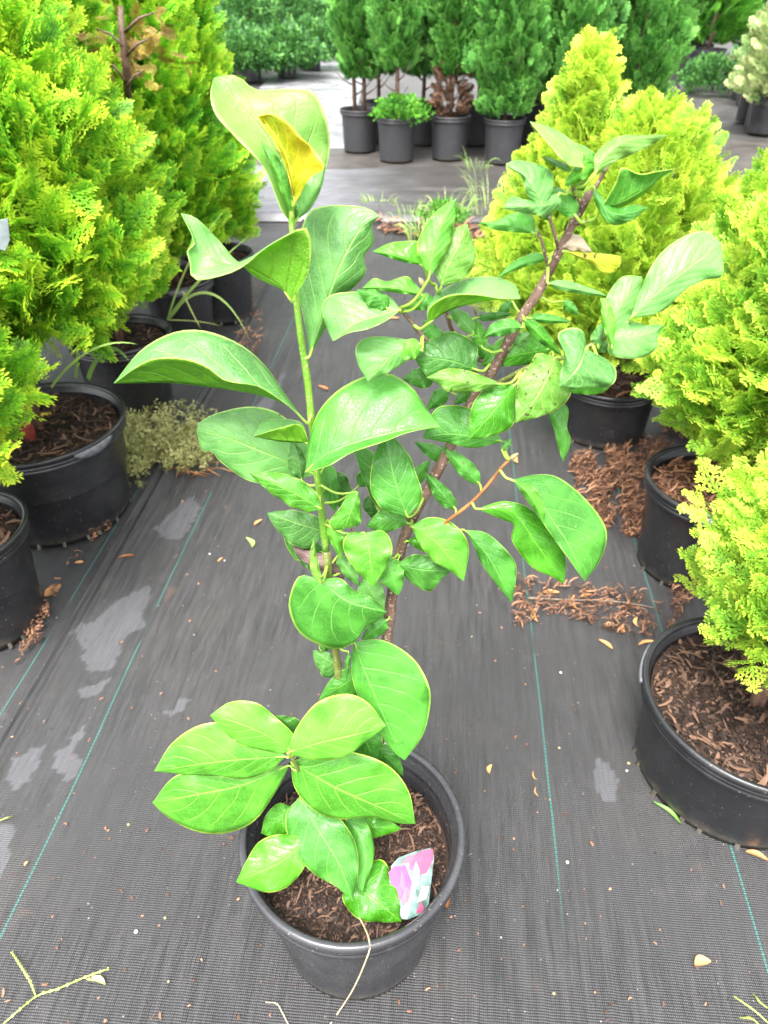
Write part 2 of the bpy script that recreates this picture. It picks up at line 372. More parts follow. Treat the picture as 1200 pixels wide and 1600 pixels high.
# main cloth: dense near the fold at its left edge, then even
def main_cloth():
    ds = np.r_[np.linspace(0, .06, 26), np.linspace(.064, 2.2, 330), np.linspace(2.25, 4.5, 30)]; vs = np.r_[np.linspace(-1.2, .2, 40), np.linspace(.21, 1.9, 210), np.linspace(1.92, 4.45, 90)]
    pts = []; T = []
    for v in vs:
        a = seam(v)
        for d in ds:
            x, y = uv2xy(a+d, v); z = zmain(a+d, v, d)
            if d == 0: z = -.004
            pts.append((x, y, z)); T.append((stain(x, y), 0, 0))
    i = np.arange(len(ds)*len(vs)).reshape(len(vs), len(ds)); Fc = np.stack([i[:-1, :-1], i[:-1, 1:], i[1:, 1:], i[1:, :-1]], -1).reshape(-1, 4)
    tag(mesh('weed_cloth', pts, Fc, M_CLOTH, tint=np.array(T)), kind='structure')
main_cloth()
# pale wet path, muddy verge, folded strip
tag(mesh('path', [(*uv2xy(u, v), .004) for u, v in ((-2.1, 6.6), (-.85, 6.6), (-2.6, 30), (-4.2, 30))], [(0, 1, 2, 3)], M_PATH), kind='structure')
tag(mesh('muddy_verge', [(-5, 5.78, .002), (7, 5.78, .002), (7, 7.0, .002), (-5, 7.0, .002)], [(0, 1, 2, 3)], simple('mud', (.050, .044, .039), .55, .4, 6, .5, bs=30)), kind='structure')
M_STRIP = simple('folded_pale_cloth', (.085, .085, .095), .35, .25, 3, .2); M_STRIPD = simple('folded_dark_cloth', (.034, .032, .033), .4, .4, 3, .3)
def strip(x0, x1, mat, label, h0):
    vs = np.linspace(4.47, 5.78, 90); xs = np.linspace(x0, x1, 120); pts = []
    for j, y in enumerate(vs):
        e = min(1, j/3, (89-j)/3); 
        for x in xs: pts.append((x, y+.03*mnoise.noise((x*.8, y*.3, 2)), -.004+e*(h0+.013*sin(y*2*pi/(.23 if y < 5.1 else .31)+2.6*mnoise.noise((x*1.1, y*.7, 1)))+.012*mnoise.noise((x*2, y*5, 1)))))
    i = np.arange(len(pts)).reshape(90, 120); Fc = np.stack([i[:-1, :-1], i[:-1, 1:], i[1:, 1:], i[1:, :-1]], -1).reshape(-1, 4)
    o = mesh('folded_ground_cloth', pts, Fc, mat); tag(o, kind='structure')
M = NT('folded_cloth'); P = M.geo(); sx = M.n('ShaderNodeSeparateXYZ'); M.l(P, sx.inputs[0])
gr_ = M.step(M.math('MULTIPLY_ADD', M.noise(3, M.mapv(P, (1, 4, 1)), 5), 1.1, sx.outputs[0]), .0, .9); cn = M.noise(5, M.mapv(P, (2.2, 6, 1)), 6, .65)
c = M.mix(gr_, (.12, .12, .132), (.040, .036, .036)); c = M.mix(M.math('MULTIPLY', M.step(cn, .4, .7), .5), c, (.05, .047, .045))
M_STRIP = M.fin(c, .38, M.bump(cn, .3, .01)); strip(-3.2, 5, M_STRIP, '', .045)

# ------------------------------------------------------------------ foliage
def frond(seed, pairs=7, sub=3, w=.034, spread=50, seglen=.12, blunt=.6):
    r = random.Random(seed); V = []; T = []
    def shoot(p, a, L, wd, t0, t1, z):
        d = np.array([cos(a), sin(a)]); n = np.array([-d[1], d[0]])
        q = [p, p+d*L*blunt+n*wd*.5, p+d*L, p+d*L*blunt-n*wd*.5]
        zz = [z, z-wd*.25, z-L*.15, z-wd*.25]
        V.extend([(*q[i], zz[i]) for i in range(4)]); T.extend([t0, (t0+t1)/2, t1, (t0+t1)/2])
    for i in range(6):
        shoot(np.array([i/6*.86, .0]), 0, .2, w*.8, i/7*.3, i/7*.3+.1, -.16*(i/6)**2)
    for i in range(pairs):
        f = (i+.6)/pairs*.92; Lb = (.44*(1-f)**.8+.10)*r.uniform(.8, 1.15)
        for sd in (-1, 1):
            a = sd*radians(spread*(1-.25*f)+r.uniform(-8, 8)); p = np.array([f, 0.]); nz = -.16*f*f
            ns = max(1, int(sub*Lb/.42+.6)); dz = r.uniform(-.05, .03)
            for k in range(ns+1):
                q = p+np.array([cos(a), sin(a)])*Lb*k/(ns+1); tt = .25+.6*k/(ns+1)*(.6+.4*f)
                shoot(q, a, Lb/(ns+1)*1.25, w, tt*.8, tt+.2, nz+dz*k)
                for s2 in (-1, 1):
                    shoot(q+0, a+s2*radians(38+r.uniform(-8, 8)), seglen*r.uniform(.8, 1.2)*(1.1-.35*k/(ns+1)), w, tt*.7, tt+.3+.15*f, nz+dz*k-.01)
            a2 = a*.8
    shoot(np.array([.97, 0.]), 0, .14, w, .8, 1.1, -.15)
    return np.array(V), np.array(T)
FINE = [frond(s, 7, 3, .044, 46, .14) for s in (1, 2, 3)]
CHUNK = [frond(s, 5, 2, .062, 52, .17, .72) for s in (4, 5, 6)]
COARSE = [frond(s, 4, 1, .085, 50, .2) for s in (7, 8, 9)]
TINY = [frond(s, 3, 0, .13, 42, .28) for s in (10, 11)]
def leafclump(seed, n=9, w=.16):
    r = random.Random(seed); V = []; T = []
    for k in range(n):
        a = r.uniform(-1.4, 1.4); x = r.uniform(0, .7); L = r.uniform(.25, .4); z = r.uniform(-.3, .3)
        d = np.array([cos(a), sin(a)]); m = np.array([-d[1], d[0]]); p = np.array([x, r.uniform(-.12, .12)])
        q = [p, p+d*L*.5+m*w*.5, p+d*L, p+d*L*.5-m*w*.5]
        V.extend([(*q[0], z*.5), (*q[1], z+.02), (*q[2], z*1.4), (*q[3], z+.02)]); t = r.uniform(.1, .9); T.extend([t]*4)
    return np.array(V), np.array(T)
CLUMP = [leafclump(s) for s in (20, 21, 22)]
def place_fronds(name, temps, pos, dirs, size, mat, parent, seed, rollb=0.5, filt=None):
    r = np.random.default_rng(seed); N = len(pos); Vs = []; Ts = []; 
    pick = r.integers(0, len(temps), N)
    for k, (tv, tt) in enumerate(temps):
        m = pick == k; n = m.sum()
        if not n: continue
        X = dirs[m]/np.linalg.norm(dirs[m], axis=1)[:, None]
        up = np.tile([0, 0, 1.], (n, 1)); tang = np.cross(up, X); tang /= np.linalg.norm(tang, axis=1)[:, None]+1e-9
        nn = np.cross(X, tang); a = r.normal(0, 1, n)*rollb*pi/2+pi/2*(r.random(n) < .5)
        Y = tang*np.cos(a)[:, None]+nn*np.sin(a)[:, None]; Z = np.cross(X, Y)
        sg = np.where(Z[:, 2] < 0, -1, 1)[:, None]; Z *= sg; 
        R = np.stack([X, Y, Z], 2)*size[m][:, None, None]
        W = np.einsum('nij,vj->nvi', R, tv)+pos[m][:, None, :]; Vs.append(W.reshape(-1, 3))
        g = np.repeat(r.random(n), len(tv)); b = np.repeat(r.random(n), len(tv)); Ts.append(np.stack([np.tile(tt, n), g, b], 1))
    V = np.vstack(Vs); T = np.vstack(Ts); Fc = np.arange(len(V)).reshape(-1, 4)
    return mesh(name, V, Fc, mat, parent, smooth=False, tint=T)
def crown_pts(lobes, N, seed, fill=.45, up=.55, lump=.22, lf=3.0, cut=None):
    """lobes: (cx, cy, z0, z1, r, pointed)"""
    r = random.Random(seed); wts = [(l[3]-l[2])*l[4] for l in lobes]; P = []; D = []
    while len(P) < N:
        l = r.choices(lobes, wts)[0]; cx, cy, z0, z1, rad, pt = l; t = r.random()**1.15
        prof = min(1, .55+t*3)*(1-t**(1.3 if pt else 2.6))**(.85 if pt else .6); th = r.uniform(0, 2*pi)
        z = z0+(z1-z0)*t; k = 1+lump*mnoise.noise((cos(th)*lf, sin(th)*lf+seed, z*7))*2+.5*lump*mnoise.noise((cos(th)*9, sin(th)*9, z*22+seed))
        q = fill+(1-fill)*r.random()**.5; rr = rad*prof*k*q
        P.append((cx+rr*cos(th), cy+rr*sin(th), z+r.gauss(0, .012))); j = .35
        D.append((cos(th)*(1-.5*t)+r.gauss(0, j), sin(th)*(1-.5*t)+r.gauss(0, j), up+.5*t+r.gauss(0, j)))
    return np.array(P), np.array(D)
def dedup(P): return P

# ------------------------------------------------------------------ pots
def pot_mesh(root, c, R, Rb, h, mat, tabs=(), flute=0, n=72, nub=True, squash=0):
    th = .004
    def wob(a, z): return flute*sin(a*26)*(1 if .02 < z < h-.05 else 0)+squash*sin(2*a+1.1)+squash*.5*sin(3*a)
    b = MB(); rt = .012
    prof = [(0.001, .004), (Rb-.006, .004), (Rb, 0.0), (Rb+.001, .012), (Rb+(R-.012-Rb)*.25, h*.25), (Rb+(R-.012-Rb)*.5, h*.5), (R-.011, h-.042), (R-.0105, h-.037)]
    b.lathe(prof, c, n, wob)
    if nub:
        for k in range(int(2*pi*Rb/.03)):
            if (k*7) % 5 < 2: continue
            a = 2*pi*k/int(2*pi*Rb/.03); p = (c[0]+(Rb+.001)*cos(a), c[1]+(Rb+.001)*sin(a)); d = (cos(a)*.006, sin(a)*.006); t = (-sin(a)*.004, cos(a)*.004)
            b.add([(p[0]-t[0], p[1]-t[1], 0), (p[0]+t[0], p[1]+t[1], 0), (p[0]+t[0]+d[0], p[1]+t[1]+d[1], .0), (p[0]-t[0]+d[0], p[1]-t[1]+d[1], .0), (p[0]-t[0], p[1]-t[1], .012), (p[0]+t[0], p[1]+t[1], .012)],
                  [(3, 2, 5, 4), (0, 3, 4), (1, 5, 2)])
    po = b.build('pot', mat, root)
    r_ = MB(); sw = (lambda a, z: squash*sin(2*a+1.1)+squash*.5*sin(3*a))
    prof = [(R-.0105, h-.0365), (R-.003, h-.036), (R-.001, h-.034), (R-.0012, h-.027), (R-.0035, h-.0255), (R-.0012, h-.024), (R-.001, h-.018), (R-.0035, h-.0165), (R-.0008, h-.015), (R-.0005, h-.013), (R+.002, h-.011), (R+.003, h-.006), (R+.0015, h-.001), (R-.002, h+.0005), (R-.006, h-.0005), (R-.0085, h-.004), (R-.0075, h-.009),
            (R-.0105, h-.011), (R-.011, h-.018), (R-.0145, h-.021), (R-.0155, h-.028), (R-.0135, h-.031), (R-.0155, h-.034), (R-.016, h-.05), (R-.020, h-.13)]
    r_.lathe(prof, c, n, sw); r_.build('rim', mat, po)
    for a in tabs:
        t = MB(); V = []; A = np.linspace(a-.26, a+.26, 12)
        for j, aa in enumerate(A):
            e = sin(pi*j/11)**.5; q = 1+sw(aa, 0)
            for rr, z in ((R+.001, h-.006), (R+.006, h-.008), (R+.0055, h-.012-.016*e), (R+.001, h-.014-.018*e)):
                V.append((c[0]+rr*q*cos(aa), c[1]+rr*q*sin(aa), c[2]+z))
        t.add(V, [(j*4+k, j*4+(k+1) % 4, (j+1)*4+(k+1) % 4, (j+1)*4+k) for j in range(11) for k in range(4)]+[(3, 2, 1, 0), (44, 45, 46, 47)])
        t.build('handle', M_TAB, po)
    return po
def chips(b_list, r, n, region, z, L=(.006, .02), W=(.002, .005), curl=.003, tr=(0, 1)):
    """adds bark chips; b_list = [V, F, T]"""
    V, Fc, T = b_list
    for k in range(n):
        x, y = region(r); l = r.uniform(*L)/2; w_ = r.uniform(*W)/2; a = r.uniform(0, pi); ti = r.gauss(0, .25); zz = z(x, y)+r.uniform(.0005, .004)
        dx, dy = cos(a), sin(a); nx, ny = -dy, dx; s0 = len(V); c_ = r.uniform(.3, 1)*curl; bend = r.uniform(-.5, .5)*l
        for i, f in enumerate((-1, -.35, .35, 1)):
            ww = w_*(1 if abs(f) < .9 else .45); o = bend*(1-f*f)
            for sgn in (-1, 1):
                V.append((x+dx*l*f+nx*(ww*sgn+o), y+dy*l*f+ny*(ww*sgn+o), zz+ti*l*f+c_*(1-f*f)*.5+abs(ti)*l+(.001 if sgn > 0 else 0)))
        for i in range(3): Fc.append((s0+2*i, s0+2*i+1, s0+2*i+3, s0+2*i+2))
        t = r.uniform(*tr); T += [(t, r.random(), 0)]*8
def soil_mesh(root, c, R, z, seed, n=500, big=1.0, mat=None):
    r = random.Random(seed); V = []; T = []; rings, seg = 12, 48
    for i in range(rings+1):
        for k in range(seg):
            rr = R*i/rings; a = 2*pi*k/seg; x, y = rr*cos(a), rr*sin(a)
            V.append((c[0]+x, c[1]+y, z+.012*(1-(i/rings)**2)+.007*mnoise.noise((x*30, y*30, seed)))); T.append((.25+.3*mnoise.noise((x*60, y*60, 3)), .5, 0))
    Fc = [(i*seg+k, i*seg+(k+1) % seg, (i+1)*seg+(k+1) % seg, (i+1)*seg+k) for i in range(rings) for k in range(seg)]
    def reg(r):
        rr = R*.97*sqrt(r.random()); a = r.uniform(0, 2*pi); return c[0]+rr*cos(a), c[1]+rr*sin(a)
    zf = lambda x, y: z+.012*(1-((x-c[0])**2+(y-c[1])**2)/R**2)+.007*mnoise.noise(((x-c[0])*30, (y-c[1])*30, seed))
    chips([V, Fc, T], r, n*2, reg, zf, (.002*big, .009*big), (.0015*big, .005*big), .002, (-.2, .7)); chips([V, Fc, T], r, n//2, reg, zf, (.006*big, .018*big), (.002*big, .006*big))
    chips([V, Fc, T], r, n//12, reg, zf, (.02*big, .045*big), (.002*big, .006*big), .006, (.5, 1.2))
    return mesh('soil', V, Fc, mat or M_SOIL, root, smooth=False, tint=np.array(T))
def trunk_mesh(root, base, top, r0, mat=None, limbs=10, rad=.15, seed=1, name='trunk', z0f=.25):
    r = random.Random(seed); b = MB(); B, Tt = Vector(base), Vector(top)
    P = [B.lerp(Tt, t)+Vector((.015*mnoise.noise((t*3, seed, 0)), .015*mnoise.noise((t*3, seed, 5)), 0))*(t > 0) for t in np.linspace(0, 1, 9)]
    b.tube(P, [r0*(1-.75*t) for t in np.linspace(0, 1, 9)], 8)
    for k in range(limbs):
        t = z0f+(1-z0f)*k/limbs*.9; p = B.lerp(Tt, t); a = k*2.4+r.random(); L = rad*(1.05-t)*r.uniform(.6, .95)
        q = p+Vector((cos(a)*L, sin(a)*L, L*.7)); b.tube([p, p.lerp(q, .5)-Vector((0, 0, .1*L)), q], [r0*.38*(1.1-t), r0*.25*(1.1-t), r0*.1], 5)
    return b.build(name, mat or M_TRUNK, root)

# ------------------------------------------------------------------ magnolia sapling in the front
PC = (-.0425, .525); PH = .26
sap = empty('magnolia_sapling', (PC[0], PC[1], 0))
tag(sap, 'young broad-leaved sapling with two stems in a black pot, alone in the middle', 'sapling')
pot_mesh(sap, (PC[0], PC[1], 0.003),   .149, .113, PH, M_POTF, flute=.011, n=208, squash=.006, nub=False)
soil_mesh(sap, PC, .133, .198, 5, 3200, .6)
Y0 = .525
LAY = .011
def P3(px, py, lay=0): return Vector(at(px, py, Y0-lay*LAY))
STEMS = []
def stem(name, pts, r0, r1, mat, parent=sap, n=10, nodes=True):
    """pts (px,py,layer)"""
    Q = crom([(p[0], p[1], p[2] if len(p) > 2 else 0) for p in pts], max(8, len(pts)*4)); W = [P3(*q) for q in Q]; m = len(W)
    R = [r0+(r1-r0)*i/(m-1) for i in range(m)]
    if nodes: R = [x*(1+.10*(1 if i % 4 == 2 else 0)) for i, x in enumerate(R)]
    for i, q in enumerate(Q): STEMS.append((W[i], q))
    b = MB(); b.tube(W, R, n); return b.build(name, mat, parent)
sA = stem('stem', [(557, 1330, 0), (550, 1240, 0), (538, 1120, 0), (527, 1040, 0), (518, 950, 0), (510, 860, 0)], .0044, .0038, M_OLIVE)
sA2 = stem('stem', [(510, 862, 0), (500, 780, 0), (491, 700, 0), (481, 600, 0), (472, 540, 0), (463, 470, 0), (459, 410, 0), (456, 345, 0), (455, 300, 0), (452, 270, 0)], .0037, .0019, M_GSTEM)
sB = stem('stem', [(580, 1320, -1), (592, 1160, -1), (605, 1000, -1), (617, 900, -1), (635, 830, -1), (660, 780, -1), (700, 705, -1), (738, 625, -1), (775, 570, -1), (812, 500, -1), (842, 455, -1), (868, 405, -1), (895, 350, -1), (922, 300, -1)], .0068, .0030, M_BROWN, n=12)
for pts, r0, r1, mt in (
    ([(775, 570, -1), (735, 555, -2), (708, 520, -2), (695, 480, -2), (680, 445, -2)], .0022, .0015, M_BROWN),
    ([(730, 556, -2), (690, 545, -1), (660, 525, 0), (640, 500, 0), (624, 482, 0)], .0018, .0013, M_BROWN),
    ([(745, 590, -2), (742, 540, -3), (745, 500, -3), (740, 478, -3)], .0016, .001, M_OLIVE),
    ([(858, 425, -1), (851, 395, 0), (846, 375, 0), (838, 360, 0)], .0014, .0010, M_BROWN),
    ([(873, 392, -1), (868, 370, 0), (860, 345, 0), (855, 325, 0)], .0014, .0010, M_BROWN),
    ([(740, 618, -2), (790, 592, -1), (830, 572, 0), (870, 562, 0), (905, 548, 1), (935, 532, 1), (968, 510, 1), (992, 488, 1)], .0022, .0013, M_OLIVE),
    ([(895, 352, -1), (910, 348, 0), (918, 345, 0)], .0015, .0012, M_BROWN),
    ([(905, 328, -1), (899, 305, 0), (894, 290, 0)], .0017, .0013, M_BROWN),
    ([(918, 308, -1), (932, 290, -1), (943, 270, -1)], .0018, .0012, M_BROWN),
    ([(640, 828, -2), (680, 825, 0), (707, 808, 1), (742, 780, 1), (770, 748, 1), (782, 732, 1), (796, 718, 1)], .0019, .0014, M_TWIG),
    ([(553, 1268, 0), (510, 1240, 1), (470, 1208, 3), (455, 1180, 4)], .0026, .0020, M_OLIVE),
    ([(545, 1150, 0), (556, 1080, -1), (562, 1040, -1)], .0014, .0012, M_OLIVE),
    ([(634, 812, -1), (600, 832, -2), (560, 835, -3), (540, 815, -3)], .0015, .001, M_BROWN),
):
    stem('twig', pts, r0, r1, mt, n=7, nodes=False)
# buds
for px, py, dx, dy, ly in ((796, 718, 14, -10, 1), (943, 270, 8, -18, -1), (663, 448, -8, -14, 0), (455, 1180, -8, -6, 4), (440, 240, -8, -18, .3)):
    b = MB(); a, c_ = P3(px, py, ly), P3(px+dx, py+dy, ly+.2); b.tube([a, a.lerp(c_, .35), a.lerp(c_, .7), c_], [.0014, .0024, .0018, .0004], 7); b.build('bud', M_BUD, sap)

LEAFN = [0]
def leaf(spine, Le, Re, lay=0, m='green', gl=.004, gr=.004, k=.35, und=None, tipdy=0, pet=True, amp=.0024):
    LEAFN[0] += 1; r = random.Random(LEAFN[0]*7+1); n, h = 26, 7
    Sp, Lp, Rp = crom(spine, n), crom(Le, n), crom(Re, n)
    cy = np.mean([p[1] for p in spine]); ph = r.uniform(0, 6); V = []; UV = []
    dist = Y0*1.25
    for i in range(n):
        t = i/(n-1)
        for j in range(-h, h+1):
            s = j/h; a = abs(s); E = Lp[i] if s < 0 else Rp[i]; q = Sp[i]*(1-a)+E*a
            g = gl if s < 0 else gr; env = sin(pi*min(1, max(0, t)))**.6
            dy = g*a**1.35*env+amp*env*a*a*(sin(t*17+ph+(2 if s < 0 else 0))+.5*sin(t*31+ph*2))
            dy += k*(cy-q[1])/FPX*dist+tipdy*t-.004*sin(pi*t)
            V.append(at(q[0], q[1], Y0-lay*LAY+dy)); UV.append((t, .5+s*.5))
    W = 2*h+1; Fc = []
    for i in range(n-1):
        for j in range(W-1):
            Fc.append((i*W+j, (i+1)*W+j, (i+1)*W+j+1, i*W+j+1))
    # closed thin blade: upper and under surface 0.35 mm apart, with a rim
    V = np.array(V); nrm = np.zeros_like(V); F4 = np.array(Fc)
    cr = np.cross(V[F4[:, 2]]-V[F4[:, 0]], V[F4[:, 3]]-V[F4[:, 1]])
    for c_ in range(4): np.add.at(nrm, F4[:, c_], cr)
    nrm /= np.linalg.norm(nrm, axis=1)[:, None]+1e-12
    # upper side: L on screen left -> normal must face the upper side
    N = len(V); V2 = np.vstack([V+nrm*.00018*SGN, V-nrm*.00018*SGN]); top = F4 if SGN > 0 else F4[:, ::-1]; bot = (F4[:, ::-1] if SGN > 0 else F4)+N
    bd = [i*W for i in range(n)]+[(n-1)*W+j for j in range(1, W)]+[i*W+W-1 for i in range(n-2, -1, -1)]+[j for j in range(W-2, 0, -1)]
    rim = np.array([(bd[i], bd[(i+1) % len(bd)], bd[(i+1) % len(bd)]+N, bd[i]+N) for i in range(len(bd))])
    F_all = [tuple(x) for x in np.vstack([top, bot, rim])]; fm = [0]*len(top)+[1]*len(bot)+[0]*len(rim); UV2 = UV+UV
    V2 = [tuple(x) for x in V2]
    if pet:
        b0 = Vector(V[h]); best = min(STEMS, key=lambda s_: (s_[0]-b0).length); d = (best[0]-b0).length
        if .001 < d < .05:
            b = MB(); pts = [best[0], best[0].lerp(b0, .5)+Vector((0, -.002, -.12*d)), b0, Vector(V[W*2+h])]
            b.tube([Vector(x) for x in crom([tuple(p) for p in pts], 8)], [.0015, .0013, .0012, .0011, .0011, .001, .0009, .0004], 6)
            o = len(V2); V2 += b.v; F_all += [tuple(o+i for i in f) for f in b.f]; fm += [2]*len(b.f); UV2 += [(0, .5)]*len(b.v)
    mt = LM[m]
    ob = mesh('leaf', V2, F_all, None, sap, mats=[mt, und or (UNDERY if m == 'yellow' else mt if m in ('dead', 'tan', 'pale') else UNDER), M_PET], fm=fm, uv=UV2)
    return ob
SGN = -1
def shp(t, p=.45):  # leaf half-width profile
    return (sin(pi*t**(.72 if p < .5 else 1.05))**.8)*(1-.12*t)
def S_(base, tip, wl, wr, lay=0, m='green', bend=0, p=.45, pinch=0, **kw):
    base, tip = np.array(base, float), np.array(tip, float); d = tip-base; L = np.linalg.norm(d); d /= L; s = np.array([d[1], -d[0]])
    T = np.linspace(0, 1, 9); mid = [base+d*L*t+s*bend*sin(pi*t) for t in T]
    r = random.Random(int(base[0]*3+tip[1])); wv = lambda: r.uniform(.93, 1.07)
    Lp = [mid[i]+s*wl*shp(t, p)*(wv() if 0 < i < 8 else 1) for i, t in enumerate(T)]; Rp = [mid[i]-s*wr*shp(t, p)*(wv() if 0 < i < 8 else 1) for i, t in enumerate(T)]
    return leaf(mid, Lp, Rp, lay, m, **kw)

# --- stem A, top
leaf([(455, 348), (446, 285), (415, 215), (372, 160), (334, 122)], [(455, 348), (438, 325), (412, 262), (368, 214), (338, 180), (329, 150), (334, 122)],
     [(455, 348), (492, 305), (512, 255), (514, 205), (497, 152), (470, 139), (400, 141), (385, 128), (362, 117), (334, 122)], -1, 'pale', gl=-.015, gr=.012, k=.1)
leaf([(462, 345), (480, 320), (500, 285), (508, 255)], [(462, 345), (462, 310), (480, 270), (508, 255)], [(462, 345), (486, 325), (503, 290), (508, 255)], -.5, 'mint', k=.1)
leaf([(461, 318), (450, 255), (430, 214), (402, 182)], [(461, 318), (446, 258), (424, 214), (402, 182)], [(461, 318), (484, 278), (506, 262), (488, 232), (470, 215), (452, 194), (425, 178), (402, 182)], 1, 'yellow', gl=-.004, gr=-.014, k=.1)
leaf([(457, 340), (440, 285), (408, 222)], [(457, 340), (433, 285), (408, 222)], [(457, 340), (449, 278), (430, 240), (408, 222)], .6, 'lime', k=.1)
leaf([(455, 470), (436, 446), (408, 430), (379, 416), (335, 405), (283, 333)],
     [(455, 470), (480, 430), (486, 385), (478, 356), (455, 364), (415, 387), (379, 417), (345, 431), (303, 437), (297, 410), (292, 394), (304, 378), (283, 333)],
     [(455, 470), (448, 458), (436, 450), (420, 443), (405, 436), (390, 426), (379, 414), (365, 404), (350, 385), (338, 372), (325, 358), (305, 340), (283, 333)], 2.5, 'mint', gl=-.015, gr=.006, k=.1, pet=True)
leaf([(484, 556), (496, 520), (530, 420), (565, 355), (593, 338)], [(484, 556), (478, 515), (466, 450), (466, 385), (480, 335), (505, 322), (545, 321), (576, 326), (593, 338)],
     [(484, 556), (512, 505), (528, 468), (552, 450), (572, 425), (568, 402), (584, 378), (580, 352), (593, 338)], -1.5, 'mint', gl=.01, gr=.01, k=.25)
leaf([(625, 484), (592, 494), (555, 505), (520, 533)], [(625, 484), (605, 500), (575, 514), (545, 520), (520, 533)], [(625, 484), (606, 462), (560, 456), (520, 460), (504, 475), (508, 505), (520, 533)], 1.5, 'mint', gl=-.008, gr=.012)
leaf([(606, 484), (590, 462), (556, 453)], [(606, 484), (580, 480), (556, 453)], [(606, 484), (607, 465), (585, 452), (556, 453)], 1, 'green')
# big left leaf, V-folded, near half shows its underside
leaf([(478, 660), (450, 634), (400, 616), (330, 605), (260, 598), (178, 599)], [(478, 660), (448, 632), (405, 604), (370, 598), (348, 592), (325, 574), (290, 561), (245, 560), (215, 572), (178, 599)],
     [(478, 660), (445, 615), (415, 572), (375, 538), (320, 517), (270, 520), (220, 548), (178, 599)], 1.5, 'mint', gl=-.028, gr=.03, k=.1)
leaf([(492, 742), (450, 722), (400, 702), (350, 682), (307, 672)], [(492, 742), (440, 755), (390, 752), (345, 722), (332, 706), (315, 703), (307, 672)], [(492, 742), (478, 690), (445, 652), (415, 638), (380, 636), (335, 647), (312, 660), (307, 672)], -1.5, 'mint')
leaf([(472, 752), (462, 700), (455, 690)], [(472, 752), (450, 730), (455, 690)], [(472, 752), (476, 715), (455, 690)], -1, 'mint')
leaf([(483, 692), (440, 690), (395, 682)], [(483, 692), (470, 664), (440, 668), (395, 682)], [(483, 692), (470, 660), (430, 655), (410, 660), (395, 682)], 1.2, 'mint', gl=-.012, gr=.012)
S_((502, 795), (390, 740), 22, 24, 1.6, 'lime', bend=-4)
leaf([(478, 738), (500, 716), (540, 697), (620, 675), (687, 666)], [(478, 738), (482, 690), (500, 640), (540, 602), (598, 582), (640, 602), (662, 632), (687, 666)], [(478, 738), (515, 727), (552, 706), (600, 690), (640, 675), (687, 666)], 2.6, 'green', gl=.02, gr=-.010, k=.3)
S_((637, 808), (604, 672), 42, 40, 1.5, 'green', bend=6)
S_((632, 812), (552, 690), 30, 30, -1.5, 'dark', bend=-4)
S_((508, 722), (524, 800), 15, 17, -1.5, 'green')
S_((510, 832), (417, 802), 36, 22, -1.6, 'mint')
S_((506, 865), (440, 815), 34, 10, -2.4, 'green')
leaf([(500, 905), (540, 936), (575, 948), (604, 956)], [(500, 905), (532, 904), (553, 922), (578, 932), (604, 956)], [(500, 905), (468, 900), (452, 935), (455, 965), (475, 995), (522, 1014), (555, 1003), (572, 978), (590, 970), (604, 956)], 2.2, 'green', gl=.006, gr=.014)
S_((501, 912), (490, 842), 9, 6, 2.6, 'spot', bend=4)
leaf([(456, 853), (495, 880), (538, 900)], [(456, 853), (490, 862), (530, 872), (538, 900)], [(456, 853), (470, 875), (510, 895), (538, 905)], -1, 'dead', pet=False)
leaf([(553, 1003), (570, 1050), (600, 1120), (632, 1188)], [(553, 1003), (598, 1000), (645, 1028), (670, 1070), (672, 1105), (660, 1150), (632, 1188)], [(553, 1003), (549, 1045), (558, 1085), (590, 1140), (612, 1172), (632, 1188)], 1.5, 'green', k=.4)
leaf([(450, 1176), (500, 1160), (560, 1146), (603, 1134)], [(450, 1176), (462, 1140), (495, 1098), (540, 1084), (575, 1098), (603, 1134)], [(450, 1176), (482, 1186), (535, 1184), (570, 1160), (603, 1134)], 4.5, 'lime', k=.5)
leaf([(455, 1190), (520, 1228), (590, 1260), (649, 1287)], [(455, 1190), (490, 1178), (545, 1174), (605, 1195), (638, 1235), (649, 1287)], [(455, 1190), (460, 1230), (490, 1266), (530, 1280), (580, 1276), (620, 1286), (649, 1287)], 4.2, 'lime', k=.5)
leaf([(446, 1182), (380, 1186), (310, 1194), (241, 1205)], [(446, 1182), (425, 1202), (385, 1217), (340, 1213), (290, 1210), (241, 1205)], [(446, 1182), (420, 1150), (370, 1130), (315, 1132), (270, 1160), (241, 1205)], 4.4, 'lime', k=.5)
leaf([(458, 1176), (420, 1150), (370, 1128), (328, 1118)], [(458, 1176), (425, 1175), (370, 1160), (328, 1118)], [(458, 1176), (460, 1150), (430, 1120), (400, 1098), (360, 1097), (328, 1118)], 3.4, 'lime', k=.5)
leaf([(452, 1196), (380, 1225), (310, 1240), (238, 1254)], [(452, 1196), (430, 1238), (395, 1285), (345, 1303), (300, 1297), (260, 1275), (238, 1254)], [(452, 1196), (400, 1200), (330, 1208), (275, 1212), (238, 1254)], 3.6, 'lime', k=.5)
leaf([(468, 1245), (500, 1300), (530, 1350), (551, 1408)], [(468, 1245), (515, 1265), (550, 1305), (560, 1350), (551, 1408)], [(468, 1245), (446, 1275), (456, 1325), (490, 1365), (525, 1385), (551, 1408)], 5.3, 'green', k=.9)
leaf([(535, 1275), (565, 1310), (572, 1350), (566, 1400)], [(535, 1275), (568, 1280), (585, 1330), (566, 1400)], [(535, 1275), (545, 1330), (555, 1380), (566, 1400)], 4.2, 'green', k=1.0)
leaf([(545, 1380), (575, 1400), (600, 1418), (627, 1440)], [(545, 1380), (575, 1350), (600, 1345), (620, 1390), (627, 1440)], [(545, 1380), (535, 1405), (560, 1436), (600, 1441), (627, 1440)], 7.6, 'shiny', k=1.1)
